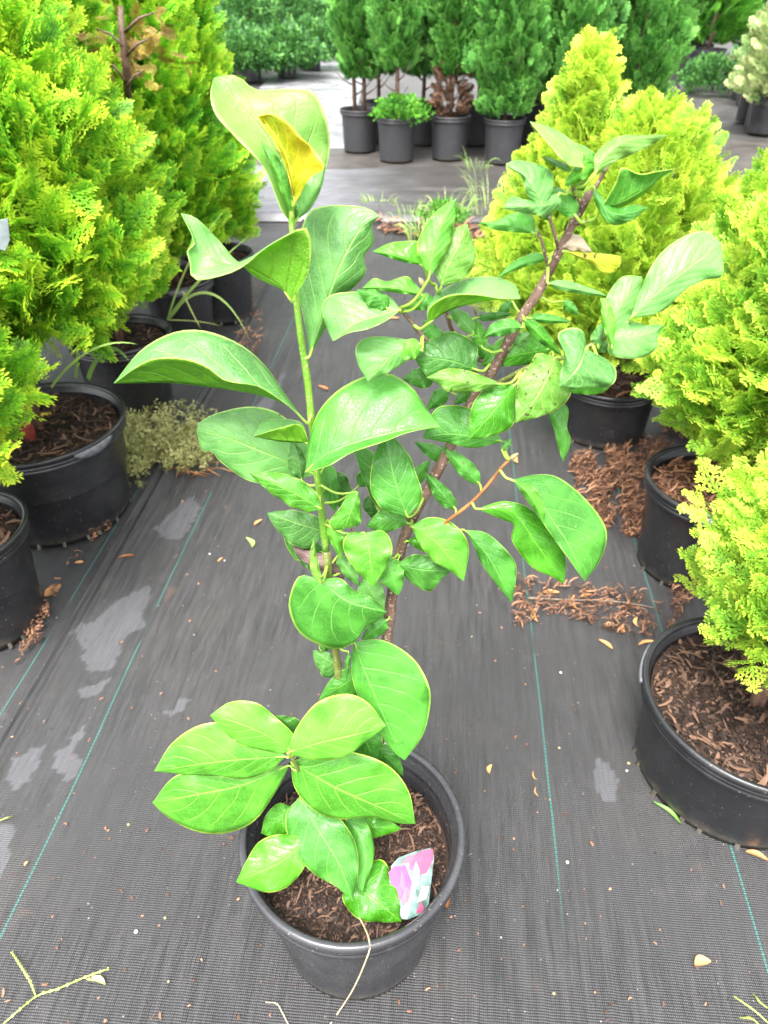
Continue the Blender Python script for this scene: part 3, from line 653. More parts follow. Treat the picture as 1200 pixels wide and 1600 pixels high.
leaf([(480, 1310), (440, 1345), (405, 1362), (369, 1378)], [(480, 1310), (478, 1350), (450, 1385), (415, 1394), (369, 1378)], [(480, 1310), (440, 1303), (405, 1315), (385, 1345), (369, 1378)], 6.4, 'shiny', k=.9)
leaf([(458, 1262), (435, 1280), (408, 1302)], [(458, 1262), (455, 1295), (430, 1310), (408, 1302)], [(458, 1262), (435, 1255), (415, 1275), (408, 1302)], 1.4, 'shiny', k=1)
S_((588, 1165), (630, 1212), 18, 14, .5, 'dark')
S_((560, 1135), (588, 1192), 28, 24, .2, 'green')
S_((472, 1148), (430, 1118), 12, 16, .5, 'dark')
S_((548, 1290), (628, 1294), 18, 18, .6, 'shiny', k=1)
S_((572, 1296), (572, 1330), 10, 24, 1.6, 'sick', k=1)
S_((535, 1045), (489, 1016), 26, 12, -.5, 'mint')
S_((562, 1052), (498, 1094), 26, 20, .4, 'dark')
S_((545, 1018), (541, 1062), 4, 4, 1.2, 'green')
leaf([(560, 768), (548, 800), (538, 826)], [(560, 768), (563, 790), (563, 818), (538, 826)], [(560, 768), (545, 772), (530, 795), (515, 815), (522, 828), (538, 826)], 2, 'lime')
S_((512, 812), (532, 872), 20, 8, .4, 'lime')
leaf([(572, 832), (578, 870), (583, 918)], [(572, 832), (600, 830), (613, 855), (604, 885), (583, 918)], [(572, 832), (545, 833), (536, 855), (555, 890), (583, 918)], 2.2, 'lime')
S_((606, 872), (623, 930), 20, 22, 1.2, 'green')
leaf([(640, 818), (605, 812), (572, 822)], [(640, 818), (600, 832), (572, 822)], [(640, 818), (622, 800), (594, 798), (572, 822)], .8, 'dark')
S_((568, 905), (600, 955), 20, 22, .3, 'mint')
S_((506, 888), (457, 868), 10, 14, -2, 'mint')
S_((528, 868), (562, 916), 14, 12, -.3, 'mint')
S_((606, 968), (565, 1000), 14, 14, .3, 'green')
S_((520, 735), (548, 805), 18, 22, -2.6, 'dark')
S_((575, 775), (585, 812), 12, 12, -2.2, 'dark')
S_((498, 1010), (528, 1000), 12, 12, -2.2, 'mint')
# --- stem B
leaf([(642, 822), (680, 845), (705, 875), (725, 908)], [(642, 822), (672, 808), (708, 818), (732, 852), (725, 908)], [(642, 822), (655, 848), (675, 875), (700, 890), (725, 908)], 1.6, 'lime')
leaf([(618, 882), (660, 890), (704, 892)], [(618, 882), (648, 866), (680, 874), (704, 892)], [(618, 882), (640, 908), (670, 924), (690, 905), (704, 892)], .9, 'dark')
leaf([(635, 845), (662, 850), (690, 856)], [(635, 845), (660, 836), (690, 856)], [(635, 845), (662, 862), (690, 856)], -.2, 'shiny')
leaf([(726, 828), (760, 865), (780, 900), (800, 942)], [(726, 828), (762, 834), (800, 870), (807, 895), (800, 942)], [(726, 828), (740, 852), (752, 880), (775, 912), (800, 942)], 1.5, 'green')
leaf([(800, 750), (835, 772), (862, 812), (890, 855), (913, 908)], [(800, 750), (835, 742), (870, 745), (910, 775), (942, 815), (948, 845), (935, 880), (913, 908)], [(800, 750), (820, 765), (842, 790), (845, 810), (868, 845), (885, 868), (913, 908)], 3, 'green', gl=.014, gr=-.004)
leaf([(803, 752), (825, 770), (840, 795), (850, 820)], [(803, 752), (832, 760), (850, 790), (850, 820)], [(803, 752), (818, 775), (836, 800), (850, 820)], 3.3, 'lime', pet=False)
leaf([(745, 795), (800, 800), (835, 845), (881, 912)], [(745, 795), (790, 783), (835, 798), (868, 835), (884, 875), (881, 912)], [(745, 795), (785, 812), (803, 820), (800, 845), (830, 885), (860, 900), (881, 912)], 2.2, 'shiny')
leaf([(806, 600), (785, 625), (760, 655), (734, 686)], [(806, 600), (808, 640), (798, 668), (765, 682), (734, 686)], [(806, 600), (770, 600), (742, 625), (734, 655), (734, 686)], 1.8, 'shiny')
leaf([(785, 690), (740, 682), (700, 678), (660, 684)], [(785, 690), (740, 700), (700, 692), (660, 684)], [(785, 690), (765, 660), (735, 638), (700, 633), (678, 642), (660, 684)], .4, 'green')
leaf([(868, 558), (855, 590), (835, 625), (806, 661)], [(868, 558), (893, 590), (890, 620), (870, 640), (840, 652), (806, 661)], [(868, 558), (840, 552), (828, 570), (812, 590), (806, 620), (806, 661)], 2.4, 'spot', und=UNDER)
leaf([(915, 545), (905, 570), (890, 590), (873, 605)], [(915, 545), (948, 562), (963, 580), (955, 602), (910, 605), (873, 605)], [(915, 545), (912, 520), (895, 512), (872, 522), (882, 555), (876, 580), (873, 605)], 3.2, 'mint')
S_((958, 592), (888, 612), 16, 10, 2.6, 'shiny')
leaf([(878, 625), (872, 660), (884, 690), (880, 722)], [(878, 625), (888, 640), (886, 668), (892, 690), (880, 722)], [(878, 625), (858, 645), (866, 672), (872, 700), (880, 722)], .5, 'dark')
leaf([(956, 535), (962, 490), (980, 460), (1003, 432)], [(956, 535), (942, 500), (945, 470), (970, 434), (1003, 432)], [(956, 535), (985, 500), (1000, 470), (1003, 432)], 1.6, 'mint')
leaf([(958, 520), (985, 525), (1010, 520), (1038, 508)], [(958, 520), (980, 502), (1010, 508), (1038, 508)], [(958, 520), (950, 550), (975, 560), (1005, 558), (1025, 545), (1028, 525), (1038, 508)], 2.4, 'mint')
leaf([(957, 545), (948, 500), (938, 466)], [(957, 545), (942, 510), (938, 466)], [(957, 545), (962, 500), (950, 470), (938, 466)], 2.5, 'lime')
leaf([(985, 498), (1030, 455), (1080, 415), (1127, 380)], [(985, 498), (1000, 455), (1025, 405), (1060, 374), (1100, 361), (1127, 380)], [(985, 498), (1035, 486), (1068, 455), (1100, 438), (1128, 432), (1129, 405), (1127, 380)], 1.8, 'mint')
S_((935, 545), (942, 503), 16, 6, .8, 'mint'); S_((930, 548), (962, 528), 6, 10, .6, 'mint')
leaf([(882, 392), (920, 404), (971, 408)], [(882, 392), (910, 393), (940, 396), (971, 400)], [(882, 392), (915, 408), (945, 427), (965, 422), (971, 408)], -.6, 'sick')
leaf([(872, 388), (895, 382), (925, 393)], [(872, 388), (880, 370), (905, 368), (925, 393)], [(872, 388), (895, 392), (925, 394)], -.8, 'tan')
S_((855, 442), (948, 462), 10, 7, .6, 'mint')
leaf([(940, 325), (978, 312), (1018, 288), (1054, 264)], [(940, 325), (962, 285), (972, 262), (1000, 272), (1025, 268), (1054, 264)], [(940, 325), (975, 322), (1010, 300), (1030, 280), (1054, 264)], 1, 'lime', gl=-.012, gr=.01)
leaf([(926, 290), (942, 320), (965, 335), (1011, 325)], [(926, 290), (945, 312), (965, 325), (990, 320), (1011, 325)], [(926, 290), (930, 318), (953, 350), (985, 345), (1011, 325)], 1.4, 'green')
leaf([(928, 275), (950, 240), (985, 218), (1042, 211)], [(928, 275), (932, 240), (965, 214), (1000, 212), (1042, 211)], [(928, 275), (960, 254), (990, 240), (1015, 228), (1042, 211)], 1.2, 'pale')
leaf([(912, 262), (885, 235), (855, 205), (828, 190)], [(912, 262), (885, 255), (855, 222), (828, 190)], [(912, 262), (908, 235), (880, 210), (850, 196), (828, 190)], 1, 'pale', gl=-.008, gr=.01)
S_((932, 258), (893, 222), 14, 12, .5, 'lime')
S_((928, 255), (882, 290), 12, 14, 1.2, 'shiny')
S_((895, 268), (847, 245), 5, 6, 1, 'mint')
leaf([(848, 322), (835, 295), (820, 275), (790, 258)], [(848, 322), (825, 308), (815, 275), (800, 266), (790, 258)], [(848, 322), (862, 300), (861, 268), (830, 254), (803, 251), (790, 258)], 1.6, 'mint')
leaf([(874, 302), (860, 318), (820, 322), (786, 325)], [(874, 302), (875, 320), (852, 336), (815, 332), (786, 325)], [(874, 302), (862, 304), (852, 315), (820, 312), (800, 307), (786, 325)], 2, 'mint')
leaf([(836, 365), (800, 352), (748, 348)], [(836, 365), (800, 362), (770, 358), (748, 348)], [(836, 365), (833, 338), (805, 332), (775, 345), (748, 348)], 1, 'green')
S_((900, 338), (858, 290), 16, 18, .2, 'green')
S_((860, 402), (778, 434), 6, 12, -.5, 'green', bend=-6)
leaf([(672, 432), (675, 400), (690, 350), (713, 310)], [(672, 432), (652, 398), (658, 365), (680, 332), (713, 310)], [(672, 432), (692, 402), (708, 360), (713, 310)], .6, 'lime')
leaf([(690, 448), (700, 415), (715, 385), (730, 350)], [(690, 448), (674, 410), (690, 370), (712, 356), (730, 350)], [(690, 448), (725, 435), (744, 405), (738, 375), (730, 350)], .3, 'spot', und=UNDER)
leaf([(662, 415), (620, 400), (582, 393)], [(662, 415), (625, 408), (582, 393)], [(662, 415), (660, 380), (620, 378), (600, 384), (582, 393)], -.2, 'shiny')
leaf([(664, 462), (615, 450), (566, 450)], [(664, 462), (640, 460), (600, 455), (566, 450)], [(664, 462), (650, 445), (635, 432), (605, 440), (585, 435), (566, 450)], .8, 'lime')
S_((680, 470), (632, 482), 10, 16, .3, 'green')
leaf([(668, 506), (705, 484), (760, 470), (813, 467)], [(668, 506), (672, 470), (715, 440), (765, 432), (803, 444), (813, 467)], [(668, 506), (670, 482), (700, 462), (740, 460), (780, 466), (813, 467)], 1.2, 'mint', gl=.015, gr=-.012)
leaf([(655, 540), (620, 550), (598, 570), (575, 596)], [(655, 540), (640, 560), (610, 580), (575, 596)], [(655, 540), (640, 532), (600, 526), (572, 528), (556, 542), (560, 570), (575, 596)], 1.4, 'mint')
leaf([(660, 548), (640, 540), (622, 562)], [(660, 548), (645, 562), (622, 562)], [(660, 548), (650, 530), (630, 535), (622, 562)], 1.2, 'lime')
leaf([(745, 578), (710, 565), (680, 560), (645, 556)], [(745, 578), (715, 600), (675, 595), (645, 556)], [(745, 578), (745, 540), (715, 520), (690, 520), (660, 538), (645, 556)], .3, 'dark')
leaf([(785, 600), (735, 598), (700, 592), (666, 590)], [(785, 600), (745, 612), (700, 611), (685, 600), (666, 590)], [(785, 600), (740, 582), (700, 576), (666, 590)], 1.6, 'spot')
S_((680, 590), (630, 592), 16, 18, -.8, 'dark'); S_((740, 605), (710, 632), 12, 12, -1.2, 'dark')
leaf([(818, 512), (790, 512), (757, 526)], [(818, 512), (790, 524), (757, 526)], [(818, 512), (800, 498), (770, 505), (757, 526)], 1.4, 'green')
S_((745, 496), (802, 490), 6, 8, -.5, 'green'); S_((826, 497), (893, 503), 10, 6, -.8, 'green')
S_((818, 498), (878, 556), 12, 10, .6, 'shiny')
leaf([(862, 545), (805, 555), (750, 572)], [(862, 545), (845, 565), (800, 572), (750, 572)], [(862, 545), (830, 520), (780, 530), (750, 572)], -1.4, 'shiny')
S_((742, 520), (700, 478), 12, 14, -.5, 'mint'); S_((690, 540), (662, 500), 16, 14, -.9, 'green'); S_((752, 542), (744, 498), 12, 14, -.4, 'lime')
S_((750, 757), (690, 696), 12, 16, -.3, 'green'); S_((702, 720), (648, 690), 12, 12, -2, 'green'); S_((712, 796), (664, 738), 14, 12, .1, 'green')
S_((784, 702), (800, 686), 7, 7, .8, 'mint'); S_((800, 470), (775, 498), 8, 8, -1.6, 'dark')

# more small overlapping leaves inside the cluster, then the smallest ones joined
for a in (((722, 560), (690, 525), 14, 12, -1.6, 'green'), ((770, 560), (735, 530), 12, 14, -1.8, 'green'), ((700, 610), (668, 640), 12, 14, -1.9, 'green'), ((800, 540), (830, 520), 12, 10, -1.7, 'mint'), ((712, 470), (730, 440), 9, 9, -1.6, 'mint'),
          ((560, 760), (590, 725), 14, 12, -2.8, 'green'), ((545, 880), (580, 850), 14, 12, -1.8, 'green'), ((598, 860), (570, 890), 14, 12, -2.2, 'mint'), ((860, 345), (832, 300), 10, 10, -.8, 'green'), ((905, 300), (915, 262), 9, 9, -.4, 'green'),
          ((640, 760), (672, 718), 12, 12, -2.4, 'green'), ((880, 470), (905, 492), 8, 9, -1.2, 'green'), ((845, 600), (818, 630), 10, 12, -.6, 'green'), ((530, 960), (548, 1000), 12, 12, -2.3, 'green')):
    S_(*a)
lv = [o for o in COL.objects if o.name.startswith('leaf') and o.parent == sap]
def area(o):
    bb = np.array([v.co[:] for v in o.data.vertices]); e = bb.max(0)-bb.min(0); return e[0]*e[2]+e[0]*e[1]*.5
lv.sort(key=area, reverse=True); rest = lv[96:]; V_, F_, M_, UV_, ml = [], [], [], [], []
for o in rest:
    b0 = len(V_); V_ += [tuple(v.co+Vector(sap.location)) for v in o.data.vertices]; uvl = o.data.uv_layers[0].data; idx = {}
    for m_ in o.data.materials:
        if m_ not in ml: ml.append(m_)
    uvv = [(0, .5)]*len(o.data.vertices)
    for p in o.data.polygons:
        F_.append(tuple(b0+i for i in p.vertices)); M_.append(ml.index(o.data.materials[p.material_index]))
        for li in p.loop_indices: uvv[o.data.loops[li].vertex_index] = tuple(uvl[li].uv)
    UV_ += uvv; me_ = o.data; bpy.data.objects.remove(o); bpy.data.meshes.remove(me_)
tag(mesh('small_leaves', V_, F_, None, sap, mats=ml, fm=M_, uv=UV_), kind='stuff')

# plant tag: a printed card stuck in the soil
def card_pt(u, v, dz=0):   # u,v in 0..1 over the card; leaning back
    a = Vector(gnd(602, 1346, .262)); b = Vector(gnd(680, 1322, .262)); d = Vector(gnd(668, 1426, .222)); e = Vector(gnd(618, 1434, .222))
    top = a.lerp(b, u); bot = e.lerp(d, u); p = bot.lerp(top, v); n = (b-a).cross(e-a).normalized()
    if n.y > 0: n = -n
    return p+n*(dz+.0025*sin(pi*u))
tagr = empty('plant_label', tuple(card_pt(.5, 0))); tag(tagr, 'printed plant label with pink tulip-shaped blooms stuck in the sapling pot soil', 'plant label')
def flat(name, poly, mat, parent, dz, n=3, th=.0006):
    m = len(poly); c_ = (sum(p[0] for p in poly)/m, sum(p[1] for p in poly)/m); V = [card_pt(*c_, dz+th)]+[card_pt(*p, dz+th) for p in poly]+[card_pt(*p, dz-.0003) for p in poly]
    Fc = [(0, 1+k, 1+(k+1) % m) for k in range(m)]+[(1+k, 1+m+k, 1+m+(k+1) % m, 1+(k+1) % m) for k in range(m)]+[tuple(range(m, 0, -1)[::-1][i]+m for i in range(m))]
    return mesh(name, V, Fc, mat, parent, smooth=False)
outl = [(0, .0), (.35, -.05), (.8, 0), (1, .12), (1, .5), (1.0, .85), (.9, 1), (.6, 1.02), (.25, 1.0), (.1, .9), (.0, .6)]
M_CARD = simple('card_print_teal', (.10, .17, .15), .3, .5, 90); cardo = flat('card', outl, M_CARD, tagr, 0)
M_PK1 = simple('print_magenta', (.30, .025, .17), .3, .25, 60); M_PK2 = simple('print_pink', (.33, .05, .11), .3, .2, 60); M_PK3 = simple('print_white', (.24, .26, .23), .3, .1, 60); M_PK4 = simple('print_rose', (.30, .06, .09), .3, .2, 60)
for k, (poly, mt) in enumerate((
    ([(.03, .55), (.02, .8), (.15, .88), (.38, .84), (.5, .55), (.44, .3), (.25, .25), (.12, .38)], M_PK1), ([(.2, .25), (.38, .22), (.48, .4), (.35, .5)], M_PK4),
    ([(.45, .78), (.5, .96), (.75, 1.0), (.95, .97), (.98, .8), (.85, .62), (.65, .62)], M_PK2), ([(.3, .9), (.42, .98), (.6, .97), (.5, .85)], M_PK4),
    ([(.5, .45), (.52, .68), (.6, .86), (.68, .7), (.66, .5), (.58, .38)], M_PK3), ([(.22, .55), (.28, .8), (.36, .6), (.3, .4)], M_PK2), ([(.1, .1), (.25, .2), (.35, .12), (.3, .02), (.12, .02)], M_PK3), ([(.6, .05), (.75, .2), (.85, .1), (.78, .02)], M_PK2), ([(.62, .2), (.75, .45), (.95, .4), (.9, .22)], M_PK3))):
    flat('printed_flower', poly, mt, cardo, .0012+.0003*k, th=.0004)

# ------------------------------------------------------------------ potted shrubs
def potted(name, label, cat, group, c, R, Rb, h, lobes, N, size, temps, fmat, seed, potmat=M_POT, tabs=(), up=.55, fill=.4, trunk_r=.014, soil_n=350, trunk_mat=None, lump=.3, soilz=.035, roll=.5, extra=None, squash=.006, smat=None, soilbig=1.4, nub=True, z0f=.25):
    root = empty(name, (c[0], c[1], 0)); tag(root, label, cat, group)
    pot_mesh(root, (c[0], c[1], .003), R, Rb, h, potmat, tabs, squash=squash, nub=nub)
    soil_mesh(root, c, R-.017, h-soilz, seed, soil_n, soilbig, smat)
    L0 = max(lobes, key=lambda l: l[3])
    trunk_mesh(root, (c[0], c[1], h-soilz), (L0[0], L0[1], L0[3]-.08), trunk_r, trunk_mat, 14, L0[4], seed, z0f=z0f)
    P_, D_ = crown_pts(lobes, N, seed, fill, up, lump); sz = size*np.random.default_rng(seed).uniform(.7, 1.2, len(P_))
    place_fronds('foliage', temps, P_, D_, sz, fmat, root, seed, roll)
    if extra: extra(root)
    return root
GL = 'golden thuja shrubs in pots along the left'; GR = 'golden thuja shrubs in pots along the right'
potted('potted_thuja', 'yellow-green feathery shrub hanging over the black pot cut off by the left edge', 'shrub', GL, (-.905, 1.18), .15, .118, .26,
       [(-.99, 1.2, .42, 1.0, .31, True)], 1500, .10, FINE, TH_L, 31, tabs=(-.9,), soil_n=500)
def c_extra(root):
    r = random.Random(4); P_ = []; D_ = []
    for k in range(75):
        px, py = r.gauss(200, 40), r.gauss(80, 36); P_.append(at(px, py, 1.97+abs(r.gauss(0, .03)))); D_.append((r.gauss(0, 1), -.4, r.uniform(-.2, 1)))
    place_fronds('dead_foliage', FINE, np.array(P_), np.array(D_), np.random.default_rng(2).uniform(.025, .045, len(P_)), TH_RU, root, 6, .8)
    b = MB(); b.tube([at(200, 150, 1.99), at(197, 100, 1.955), at(190, 50, 1.96), at(188, 10, 1.97)], [.010, .009, .008, .006], 8)
    for q in ((235, 60), (150, 45), (240, 20), (160, 95), (225, 110)): b.tube([at(195, q[1]+30, 1.955), at((195+q[0])/2, q[1]+8, 1.94), at(q[0], q[1], 1.96)], [.004, .003, .0015], 6)
    b.build('bare_branch', M_TRUNK, root)
def b_extra(root):
    b = MB(); c0 = Vector((-.885, 1.56, .24)); pts = [c0, c0+Vector((0, 0, .05)), c0+Vector((.003, 0, .11))]; b.tube(pts, [.016, .015, .012], 10); b.build('wrapped_stem', M_REDT, root)
potted('potted_thuja', 'large bright green thuja with red wrapped stem in the wide left pot', 'shrub', GL, (-.885, 1.61), .215, .175, .275,
       [(-.90, 1.66, .54, 1.75, .33, True), (-.78, 1.62, .52, 1.1, .19, False)], 3100, .108, FINE, TH_L, 32, tabs=(-.55, 2.3), soil_n=900, extra=b_extra)
potted('potted_thuja', 'bright green thuja right behind the wide left pot, bulging over a smaller pot', 'shrub', GL, (-.85, 2.2), .16, .125, .26,
       [(-.89, 2.2, .38, 1.55, .21, True)], 2100, .105, FINE, TH_L2, 33, tabs=(-.6,), extra=c_extra)
potted('potted_thuja', 'green thuja above the left black pot that a long grass blade arches from', 'shrub', GL, (-.79, 2.73), .138, .11, .26,
       [(-.83, 2.75, .38, 1.5, .25, True)], 1900, .10, FINE, TH_L2, 34, tabs=(-1.3,))
potted('potted_thuja', 'thuja tapering beside the open cloth, farthest back of the near left ones', 'shrub', GL, (-.69, 3.02), .148, .12, .26,
       [(-.74, 3.04, .33, 1.32, .20, True)], 1800, .10, FINE, TH_L2, 35)
for k, (x, y, z, lb) in enumerate(((-1.35, 2.3, 1.6, 'thuja at far left, behind the wide pot shrub and mostly hidden by it'), (-1.3, 3.3, 1.75, 'tall green thuja in the second left row, its top leaving the picture'),
                    (-1.12, 4.1, 1.55, 'thuja at the back of the left group, seen between two tops'))):
    potted('potted_thuja', lb, 'shrub', GL, (x, y), .16, .125, .26, [(x, y, .36, z, .33, True)], 1500, .12, FINE, TH_L2, 40+k, soil_n=60)

potted('potted_thuja', 'yellow golden thuja with two peaks in a low black pot, behind the sapling top', 'shrub', GR, (.70, 2.04), .157, .135, .19,
       [(.53, 2.14, .34, .84, .21, False), (.525, 2.14, .6, 1.0, .11, True), (.685, 2.04, .32, .88, .235, False), (.64, 2.02, .31, .62, .25, False)], 5600, .07, CHUNK, TH_R, 51, lump=.25, up=.6, soil_n=500, smat=M_BARK, tabs=())
potted('potted_thuja', 'lime green thuja at right with rounded sprays, over a black pot with bark mulch', 'shrub', GR, (.765, 1.38), .153, .125, .25,
       [(.96, 1.46, .36, .92, .29, False), (.87, 1.42, .33, .76, .21, False)], 4200, .075, CHUNK, TH_R2, 52, soil_n=1000, smat=M_BARK, tabs=(-2.0,), fill=.5)
potted('potted_thuja', 'nearest golden thuja at right, in a big low black pot with pale rim handle', 'shrub', GR, (.642, .80), .19, .165, .20,
       [(.76, .83, .34, .88, .235, True), (.675, .80, .32, .58, .15, False)], 3200, .055, CHUNK, TH_R2, 53, soil_n=1300, soilz=.03, tabs=(-1.55, 2.7), fill=.5, soilbig=1.2)
potted('potted_thuja', 'green-gold thuja at the right edge, behind and above the lime one', 'shrub', GR, (1.10, 1.95), .16, .13, .22,
       [(1.13, 1.92, .32, .88, .28, False)], 2400, .075, CHUNK, TH_R2, 54)

# ------------------------------------------------------------------ back row of tall arborvitae
AG = 'tall arborvitae in pots across the back'
def arbor(label, x, y, z0, r, seed, browned=False, weedy=False, two=False, zt=2.7, n=4600, mat=TH_B):
    root = empty('potted_arborvitae', (x, y, 0)); tag(root, label, 'tree', AG)
    pot_mesh(root, (x, y, .012), .155, .13, .30, M_POTB, n=48, nub=False); soil_mesh(root, (x, y), .138, .27, seed, 60, 2)
    for dx in ((-.035, .04) if two else (0,)): trunk_mesh(root, (x+dx, y, .27), (x+dx*1.5, y, zt-.3), .017, None, 26, r*1.3, seed, z0f=.06)
    P_, D_ = crown_pts([(x, y, z0, zt, r, False)], n, seed, .4, 1.6, .3, 2.5); sz = .085*np.random.default_rng(seed).uniform(.7, 1.2, len(P_))
    place_fronds('foliage', TINY, P_, D_, sz, mat, root, seed, .4)
    if browned:
        P_, D_ = crown_pts([(x, y, .3, .85, .12, False)], 380, seed+9, .3, .6, .2); place_fronds('dead_foliage', TINY, P_, D_, np.full(len(P_), .06), TH_BR, root, seed+9, .5)
    if weedy:
        P_, D_ = crown_pts([(x+.02, y-.03, .29, .40, .17, False)], 160, seed+5, .2, .8, .2); place_fronds('weed', CLUMP, P_, D_, np.full(len(P_), .09), TH_G, root, seed+5, .9)
def xat(px, Y): return at(px, 200, Y)[0]
arbor('leftmost arborvitae, two thin trunks showing above its pot', xat(562, 6.55), 6.55, .52, .175, 61, two=True)
arbor('arborvitae with a bare pinkish trunk and leafy weed in its pot', xat(620, 6.17), 6.17, .62, .165, 62, weedy=True)
arbor('arborvitae with dry brown foliage around its lower trunk, third in the back row', xat(703, 6.24), 6.24, .58, .165, 63, browned=True)
arbor('full green arborvitae reaching down to its pot, fourth in the back row', xat(788, 6.1), 6.1, .34, .24, 64, n=5200)
arbor('dense arborvitae right behind the golden peak, its pot hidden', xat(880, 6.2), 6.2, .36, .25, 65, n=5200)
arbor('broad rightmost arborvitae of the back row, bluish green, ending beside the pale path', xat(980, 6.5), 6.5, .38, .29, 66, n=6000)
for k, (px, Y, lb) in enumerate(((528, 7.1, 'arborvitae of the second row at its left end, behind the two-trunked one'), (592, 6.95, 'second-row arborvitae between the two leftmost front ones'), (660, 6.85, 'dark second-row arborvitae between the bare trunk and the browned one'),
                             (745, 6.85, 'second-row arborvitae between the browned one and the full green one'), (835, 6.85, 'second-row arborvitae left of the dense one behind the golden peak'), (925, 6.95, 'second-row arborvitae squeezed before the broad rightmost one'))[1:]):
    arbor(lb, xat(px, Y), Y, .5, .22, 70+k, n=3200)

# ------------------------------------------------------------------ far right group
FG = 'potted evergreens far back on the right'
def evergreen(label, px, Y, R, h, r, z1, mat, seed, temps=COARSE, n=900, size=.2, z0=None, group=FG, nm='potted_evergreen', cat='tree'):
    x = xat(px, Y); root = empty(nm, (x, Y, 0)); tag(root, label, cat, group)
    pot_mesh(root, (x, Y, .012), R, R*.84, h, M_POT, n=40, nub=False); soil_mesh(root, (x, Y), R-.018, h-.03, seed, 40, 2.5)
    z0 = z0 or h+.02
    trunk_mesh(root, (x, Y, h-.03), (x, Y, z1-.1), .02, None, 12, r*.8, seed, z0f=.1)
    P_, D_ = crown_pts([(x, Y, z0, z1, r, False)], n, seed, .4, .7, .22, 2.5); place_fronds('foliage', temps, P_, D_, size*np.random.default_rng(seed).uniform(.7, 1.2, len(P_)), mat, root, seed, .5)
evergreen('mid-green evergreen with a visible trunk above its round black pot, at the far right back', 1078, 11.3, .24, .36, .46, 2.0, TH_G, 81, z0=.48)
evergreen('evergreen behind and right of the one with the visible trunk', 1140, 12.2, .24, .36, .55, 2.2, TH_G, 82)
for k, (px, Y) in enumerate(((1050, 12.1), (1036, 12.9), (1022, 13.8))):
    evergreen(('evergreen just left of the one with the visible trunk', 'evergreen in the middle of the receding line of black pots', 'farthest evergreen in the receding line of black pots')[k], px+14, Y, .2, .36, .45, 2.1, TH_G, 83+k)
evergreen('pale cream and green variegated shrub at the right edge', 1192, 7.35, .16, .26, .34, 1.05, TH_V, 86, n=900, size=.1, nm='variegated_shrub', cat='shrub')
for k, (px, Y) in enumerate(((1158, 8.0), (1176, 7.6), (1140, 9.6), (1150, 9.1))):
    evergreen(('low cream-tipped shrub in the dark pot beside the variegated one', 'small cream-tipped shrub half hidden by the variegated one', 'green low shrub in the farther of the two dark pots by the path', 'green low shrub in the nearer of the two dark pots by the path')[k],
              px+6, Y, .13, .27, .17, .5+.1*(k < 2), TH_V if k < 2 else TH_S, 90+k, n=260, size=.09, nm='potted_shrub', cat='shrub')
x = xat(1092, 10.1)
root = empty('low_plant', (x, 10.1, 0)); tag(root, 'small leafy green plant low on the path in front of the visible trunk pot', 'plant')
P_, D_ = crown_pts([(x, 10.1, .03, .3, .34, False)], 260, 97, .3, .8); place_fronds('foliage', CLUMP, P_, D_, np.full(len(P_), .16), TH_S, root, 97, .8)
# ------------------------------------------------------------------ far left shrubs
SG = 'dark green nursery shrubs at the back left'
spots = [(360, 12.0, .5, .62), (400, 11.2, .42, .45), (455, 11.6, .42, .48), (492, 12.6, .36, .5), (350, 14.5, .7, 1.1), (405, 14.0, .6, .85), (455, 14.8, .65, .95), (500, 15.6, .6, .9), (330, 17.5, .9, 1.3), (400, 18.0, .9, 1.2), (470, 18.5, .9, 1.15), (300, 13.0, .6, .9)]
names = ['shrub left of the low bushes, against the golden thuja', 'low bushy shrub nearest the pale path start', 'low rounded shrub beside the pale path', 'small shrub at the path edge under the second row', 'tall dark shrub behind the low bushes at left', 'dark shrub in the middle of the second shrub row', 'dark shrub right of the middle in the second shrub row', 'shrub at the right end of the second shrub row, by the path',
         'far left shrub of the last row', 'middle shrub of the last row', 'right shrub of the last row', 'shrub mostly hidden by the left golden thuja']
for k, (px, Y, r, z1) in enumerate(spots):
    x = xat(px, Y); root = empty('nursery_shrub', (x, Y, 0)); tag(root, names[k], 'shrub', SG)
    pot_mesh(root, (x, Y, .012), .16, .13, .26, M_POT, n=32, nub=False)
    trunk_mesh(root, (x, Y, .2), (x, Y, z1*.9), .015, None, 8, r, k+3)
    P_, D_ = crown_pts([(x, Y, .16, z1, r, False)], 700, 101+k, .3, .6, .3, 3); place_fronds('foliage', CLUMP, P_, D_, np.random.default_rng(k).uniform(.13, .24, len(P_)), TH_S, root, 101+k, .8)
b = MB(); x = xat(321, 10.5); b.tube([(x, 10.5, 0), (x, 10.5, 2.4)], .05, 12); b.tube([(x, 10.5, 2.4), (x, 10.5, 2.43)], [.055, .05], 12)
o = b.build('white_post', simple('white_paint', (.72, .74, .75), .4, .1), origin=(x, 10.5, 0)); tag(o, 'white upright post behind the left golden shrubs', 'post')
P_ = []; D_ = []
r = random.Random(77)
for k in range(60):
    X = -40+80*k/59+r.uniform(-.5, .5); Y = 38+r.uniform(-3, 6); R_ = r.uniform(2.2, 3.6); H_ = r.uniform(4.5, 8)
    p_, d_ = crown_pts([(X, Y, .2, H_, R_, False)], 420, 200+k, .6, .5, .25, 2); P_.append(p_); D_.append(d_)
P_ = np.vstack(P_); D_ = np.vstack(D_); o = place_fronds('far_woodland', CLUMP, P_, D_, np.random.default_rng(3).uniform(.7, 1.2, len(P_)), TH_F, None, 99, .8)
tag(o, 'band of green trees closing the nursery far behind the rows', 'woodland', kind='stuff')

